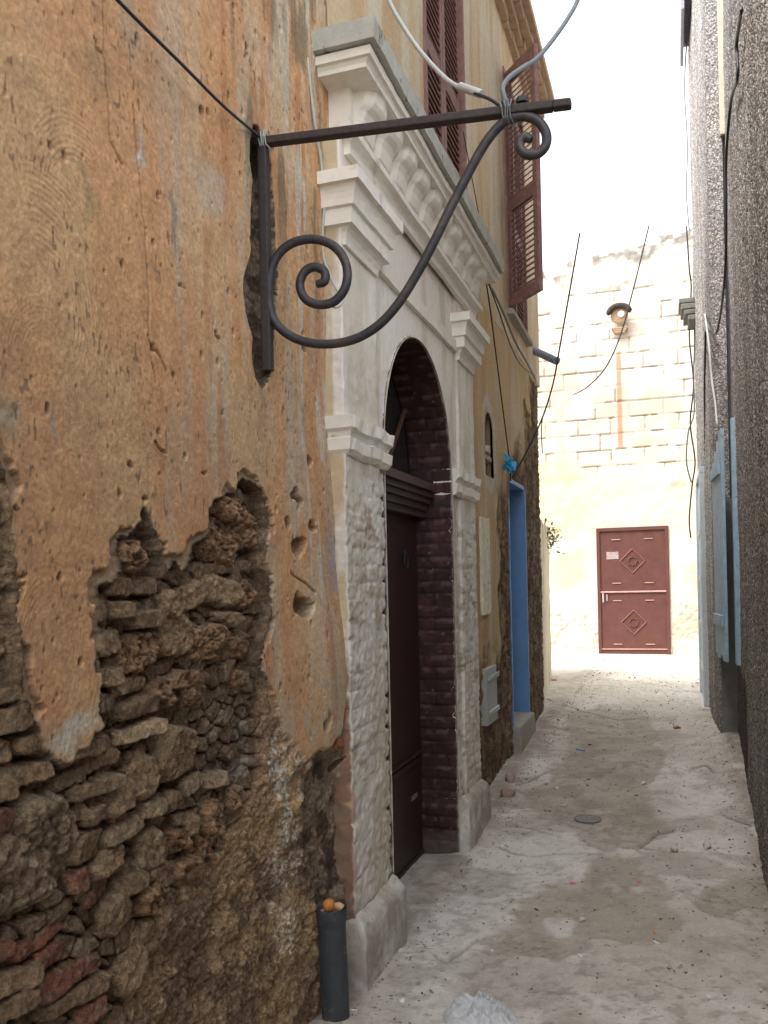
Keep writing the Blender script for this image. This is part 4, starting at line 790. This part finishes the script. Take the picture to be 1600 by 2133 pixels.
# ================================================================== GROUND
U = np.concatenate([[-60, -20, -6, -2.5, -1.6], axis_with(-1.45, .8, .0125), [1.2, 3, 20, 60]])
V = np.concatenate([[-60, -10, 0, 1.2], axis_with(1.8, 14.2, lambda y: .0085+.0016*(y-2)), [15, 20, 60, 120]])
X, Yg = np.meshgrid(U, V, indexing='ij')
def GP(L): return [(lambda q: (q.x, q.y))(atg(x, y)) for x, y in L]
w1_ = (fbm(X, Yg, 7, 4, 701)-.5)*.16; w2_ = (fbm(X, Yg, 7, 4, 705)-.5)*.16
dirt = np.zeros(X.shape)
for poly in ([(985, 1962), (1060, 1925), (1080, 1865), (1140, 1845), (1215, 1850), (1225, 1785), (1330, 1785), (1385, 1830), (1412, 1870), (1408, 1950), (1330, 1975), (1240, 1965), (1200, 2000), (1150, 2010), (1040, 2005)],
             [(1060, 1680), (1150, 1620), (1180, 1560), (1170, 1480), (1350, 1480), (1390, 1590), (1350, 1650), (1400, 1735), (1330, 1772), (1210, 1768), (1200, 1745), (1130, 1700)],
             [(1448, 1852), (1530, 1822), (1620, 1830), (1600, 1890), (1540, 1922), (1480, 1915), (1440, 1880)]):
    q = GP(poly); i_ = inpoly(X+w1_, Yg+w2_*1.6, q); d_ = pdist(X+w1_, Yg+w2_*1.6, q); dirt = np.maximum(dirt, np.where(i_, sst(0, .035, d_), 0))
for (x, y, rx, ry) in ((1165, 1928, 38, 24), (1272, 1846, 22, 9), (1330, 1852, 24, 9), (1228, 1705, 60, 22)):
    c = atg(x, y); e = atg(x+rx, y); f = atg(x, y-ry); d_ = np.hypot((X+w1_*.4-c.x)/abs(e.x-c.x+1e-6), (Yg+w2_*.6-c.y)/abs(f.y-c.y)); dirt = dirt*sst(.7, 1.1, d_)
n1 = fbm(X, Yg, 3, 4, 711)-.5; n2 = fbm(X, Yg, 18, 4, 713, .6)-.5
Zg = gz(Yg)+.03*n1+.006*n2-.008*dirt+.010*sst(.5, .6, fbm(X, Yg, 2.2, 5, 715))
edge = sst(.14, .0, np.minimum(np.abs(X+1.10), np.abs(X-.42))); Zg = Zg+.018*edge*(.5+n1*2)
rise = sst(5.3, 7.2, Yg)*sst(.05, .40, X)*.07*sst(8.5, 7.5, Yg); Zg = Zg+rise
crk = np.full(X.shape, 9.)
for L_ in ([(1335, 1765), (1395, 1772), (1460, 1778)], [(1335, 1765), (1360, 1740), (1410, 1725)], [(1445, 1608), (1470, 1605), (1490, 1620), (1540, 1625)], [(1070, 1640), (1110, 1625), (1160, 1600)], [(1135, 1455), (1200, 1480), (1290, 1500), (1345, 1495)], [(1180, 1408), (1260, 1412), (1350, 1425), (1440, 1440)],
           [(935, 1998), (985, 1963), (1000, 1955)], [(1066, 1725), (1110, 1733), (1150, 1745)], [(1140, 1410), (1220, 1400)], [(830, 1990), (890, 1978), (935, 1998)], [(1210, 1780), (1100, 1785), (1040, 1765)], [(1500, 1700), (1560, 1720)]):
    q = GP(L_); crk = np.minimum(crk, pdist(X+w1_*.35, Yg+w2_*.35, q, False))
Zg = Zg-.022*sst(.014, .002, crk)
fc = fbm(X, Yg*.7, 1.6, 5, 717)
C = np.ones(X.shape+(3,))*np.array((.50, .465, .405)); C = mixc(C, (.60, .575, .52), sst(.48, .62, fc)); C = mixc(C, (.39, .355, .30), .7*sst(.5, .62, fbm(X, Yg, 3.3, 5, 719)))
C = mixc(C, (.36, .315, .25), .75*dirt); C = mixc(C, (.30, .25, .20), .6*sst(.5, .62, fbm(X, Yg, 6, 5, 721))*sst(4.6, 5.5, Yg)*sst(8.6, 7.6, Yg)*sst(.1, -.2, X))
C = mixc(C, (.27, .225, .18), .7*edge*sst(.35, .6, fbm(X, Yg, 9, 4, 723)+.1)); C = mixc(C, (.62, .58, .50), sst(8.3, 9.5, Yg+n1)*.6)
C = mixc(C, (.10, .085, .07), .7*sst(.012, .003, crk)); sp_ = vn(X*90, Yg*90, 5); C = mixc(C, (.10, .08, .06), .55*sst(.90, .95, sp_)); C = mixc(C, (.62, .60, .55), .5*sst(.94, .98, vn(X*70, Yg*70, 8))); C = mixc(C, (.20, .17, .13), .35*sst(.56, .64, fbm(X, Yg, 26, 5, 725))*sst(.45, .6, fbm(X, Yg, 2.2, 3, 727)))
C = C*(1+.35*n2)[..., None]
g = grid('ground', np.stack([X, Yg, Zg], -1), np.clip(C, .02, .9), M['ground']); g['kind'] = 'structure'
def gh(x, y):
    i = min(max(np.searchsorted(U, x)-1, 0), len(U)-2); j = min(max(np.searchsorted(V, y)-1, 0), len(V)-2)
    return float(Zg[i:i+2, j:j+2].max())
# ------------------------------------------------------------------ things on the ground
mc = atg(1225, 1708); mz = gh(mc.x, mc.y)+.002; mh = empty('manhole_cover', (mc.x, mc.y, mz), 'round grey iron cover set in the middle of the alley floor', 'manhole cover')
b = MB(); b.tube([(mc.x, mc.y, mz-.03), (mc.x, mc.y, mz+.004)], .070, 28); b.build('lid', mat('iron_lid', (.17, .16, .15), var=.3, rough=.6, bump=.6, bscale=80), mh, bevel=.002)
b = MB(); b.tube([Vector((mc.x+.076*math.cos(a), mc.y+.076*math.sin(a), mz)) for a in [i*math.pi/14 for i in range(29)]], .006, 6, cap=False); b.build('rim', mat('iron_rim', (.22, .21, .20)), mh)
# plastic bag
bc = atg(1000, 2125); n_ = 60; R = np.linspace(-1, 1, n_); A_, B_ = np.meshgrid(R, R, indexing='ij')
rr2 = np.hypot(A_, B_*1.05); th = np.arctan2(B_, A_); lim = .82+.25*fbm(np.cos(th)+3, np.sin(th)+3, 2.2, 3, 805)
hgt = .062*np.clip(1-(rr2/lim)**2, 0, 1)**.7*(.5+1.6*np.abs(fbm(A_, B_, 1.8, 4, 801, .5)-.5))+.012*(1-2*np.abs(fbm(A_+.3*fbm(A_, B_, 3, 2, 5), B_, 5.5, 3, 807, .6)-.5))**8*2.2*(rr2 < lim)*(1-(rr2/1.1)**2)
sc_ = np.clip(lim/np.maximum(rr2, 1e-3), 0, 1); P = np.stack([bc.x+.13*A_*sc_+.02*(fbm(A_, B_, 4, 3, 809)-.5), bc.y+.11*B_*sc_+.02*(fbm(A_, B_, 4, 3, 811)-.5), gh(bc.x, bc.y)+.004+hgt], -1)
bagm, nt, bs = newmat('translucent_plastic'); bs.inputs['Base Color'].default_value = (.80, .82, .84, 1); bs.inputs['Roughness'].default_value = .25; bs.inputs['Transmission Weight'].default_value = .25; bs.inputs['Alpha'].default_value = .85
bg = grid('plastic_bag', P, None, bagm, smooth=False); tag(bg, 'crumpled translucent white plastic bag lying on the concrete', 'plastic bag')
def scrap(px, py, sx, sy, h, name, m_, label, cat, seed, group=None, amp=.3):
    p = atg(px, py); z = gh(p.x, p.y); o = lump(Vector((p.x, p.y, z+h*.4)), 1, name, m_, sx, sy, h, amp, seed, 2)
    o.rotation_euler = (0, 0, random.uniform(0, 3)); return tag(o, label, cat, group)
pw_ = mat('white_scrap', (.75, .74, .70), var=.2); pk = mat('pink_scrap', (.85, .16, .42), var=.1); tn = mat('tan_leaf', (.42, .27, .15), var=.3); bl2 = mat('blue_wrapper', (.25, .42, .75)); orr = mat('orange_filter', (.7, .35, .10)); stn = mat('pale_pebble', (.60, .57, .50), var=.25, nscale=30); rd = mat('red_leaf', (.42, .12, .06), var=.3); brn = mat('brown_scrap', (.22, .13, .07), var=.3)
scrap(1473, 1768, .04, .022, .020, 'stone', stn, 'largest whitish stone lying by the right-hand wall', 'stone', 1)
scrap(1405, 1773, .022, .016, .014, 'stone', stn, 'smaller whitish stone left of the larger one', 'stone', 2)
scrap(1193, 1840, .014, .012, .005, 'petal', pk, 'bright pink petal on the pale edge of the damp patch', 'petal', 3)
scrap(1330, 1836, .007, .006, .004, 'petal', pk, 'tiny faint pink petal right of the brighter one', 'petal', 4)
scrap(1365, 1941, .016, .006, .006, 'cigarette_butt', orr, 'orange cigarette butt at the right end of the damp patch', 'cigarette butt', 5, amp=.05)
scrap(1366, 1962, .016, .008, .005, 'paper_scrap', pw_, 'small white scrap just below the orange cigarette butt', 'paper scrap', 6)
scrap(1208, 1562, .045, .016, .008, 'candy_wrapper', bl2, 'blue and white wrapper in the middle of the upper alley floor', 'wrapper', 7)
scrap(1410, 1516, .05, .03, .012, 'dry_leaf', tn, 'tan dry leaf near the foot of the pebbled corner', 'leaf', 8)
scrap(838, 2090, .012, .009, .008, 'paper_scrap', pw_, 'white scrap on the bare ground between pipe stub and plastic bag', 'paper scrap', 9)
scrap(736, 2118, .014, .003, .003, 'paper_strip', pw_, 'thin white strip of paper at the foot of the pipe stub', 'paper strip', 10, amp=.05)
scrap(1025, 1982, .012, .006, .005, 'paper_scrap', pw_, 'white scrap on the left tip of the damp patch', 'paper scrap', 11)
scrap(1208, 1998, .010, .006, .005, 'paper_scrap', pw_, 'white crumb on the lower edge of the damp patch', 'paper scrap', 12)
scrap(1160, 1643, .022, .014, .010, 'paper_scrap', pw_, 'white crumpled scrap beside the long crack, left side', 'paper scrap', 13)
scrap(1172, 1678, .024, .012, .008, 'dry_leaf', stn, 'pale dry leaf above the round iron cover', 'leaf', 14)
scrap(1137, 1690, .022, .008, .008, 'wood_chip', tn, 'orange-brown wood chip left of the round iron cover', 'wood chip', 15, amp=.1)
scrap(1212, 1918, .026, .012, .008, 'stone', stn, 'flat pale stone beside the grey spot in the damp patch', 'stone', 16)
scrap(1340, 1632, .026, .014, .010, 'dry_leaf', pw_, 'whitish dry leaf at the edge of the smooth grey concrete', 'leaf', 17)
scrap(1056, 1662, .05, .035, .03, 'rubble_lump', mat('brown_rubble', (.30, .22, .17), var=.3), 'brown lump of rubble at the wall foot past the white doorway', 'rubble', 18)
scrap(1062, 1630, .045, .04, .045, 'rubble_lump', mat('pink_rubble', (.38, .29, .25), var=.3), 'rounded pinkish rubble lump leaning on the crumbling wall foot', 'rubble', 19)
scrap(1155, 1418, .08, .03, .012, 'dry_leaf', rd, 'reddish leaves lying by the corner of the far left wall', 'leaf', 20)
scrap(1476, 2086, .010, .008, .006, 'paper_scrap', pw_, 'white crumb on the open concrete at lower right', 'paper scrap', 21)
scrap(1118, 1893, .012, .005, .005, 'wood_chip', brn, 'small brown twig piece on the left part of the damp patch', 'wood chip', 22)
# gravel: one uncountable mass
b = MB(); gr = random.Random(11)
for i in range(4200):
    y = 2.2+11*gr.random()**1.3; x = gr.uniform(-1.05, .42)
    if gr.random() < .35: x = gr.choice([-1.05+abs(gr.gauss(0, .08)), .40-abs(gr.gauss(0, .08))])
    s = gr.uniform(.0015, .0045)*(1+.12*y)*(2.0 if gr.random() < .04 else 1); z = gh(x, y)
    v = [Vector((gr.uniform(-1, 1), gr.uniform(-1, 1), gr.uniform(-.2, .8)))*s*1.3+Vector((x, y, z)) for _ in range(5)]
    b.add(v, [(0, 1, 2), (0, 2, 3), (0, 3, 1), (1, 2, 4), (2, 3, 4), (1, 4, 3)])
gm, nt, bs = newmat('gravel_mix'); ge = nt.nodes.new('ShaderNodeNewGeometry'); rp = nt.nodes.new('ShaderNodeValToRGB'); e = rp.color_ramp.elements; e[0].color = (.10, .08, .06, 1); e[1].color = (.62, .58, .52, 1); k = e.new(.6); k.color = (.28, .22, .17, 1)
nt.links.new(ge.outputs['Random Per Island'], rp.inputs[0]); nt.links.new(rp.outputs[0], bs.inputs['Base Color']); bs.inputs['Roughness'].default_value = .9
tag(b.build('gravel', gm), 'fine grit and crumbs scattered over the alley floor', 'gravel', kind='stuff')
# ================================================================== LIGHT
SUN_EL, SUN_AZ = math.radians(58), None
to_sun = Vector((-.55, -.62, 0)).normalized()*math.cos(SUN_EL)+Vector((0, 0, math.sin(SUN_EL)))
sl = bpy.data.lights.new('sun', 'SUN'); sl.energy = 1.1; sl.angle = math.radians(14); sl.color = (1, .96, .90)
so = bpy.data.objects.new('sun', sl); COL.objects.link(so); so.rotation_euler = to_sun.to_track_quat('Z', 'Y').to_euler()
W = bpy.data.worlds.new('World'); S.world = W; W.use_nodes = True; nt = W.node_tree; bgn = nt.nodes['Background']
sky = nt.nodes.new('ShaderNodeTexSky'); sky.sky_type = 'NISHITA'; sky.sun_disc = False; sky.sun_elevation = SUN_EL
sky.sun_rotation = math.atan2(to_sun.x, to_sun.y); sky.air_density = 1.0; sky.dust_density = 3.0; sky.ozone_density = 1.0
hs = nt.nodes.new('ShaderNodeHueSaturation'); hs.inputs['Saturation'].default_value = .22
nt.links.new(sky.outputs[0], hs.inputs['Color']); nt.links.new(hs.outputs[0], bgn.inputs[0]); bgn.inputs[1].default_value = .15
S.view_settings.view_transform = 'Standard'; S.view_settings.look = 'None'; S.view_settings.exposure = 2.0; S.view_settings.gamma = 1
S.render.engine = 'CYCLES'
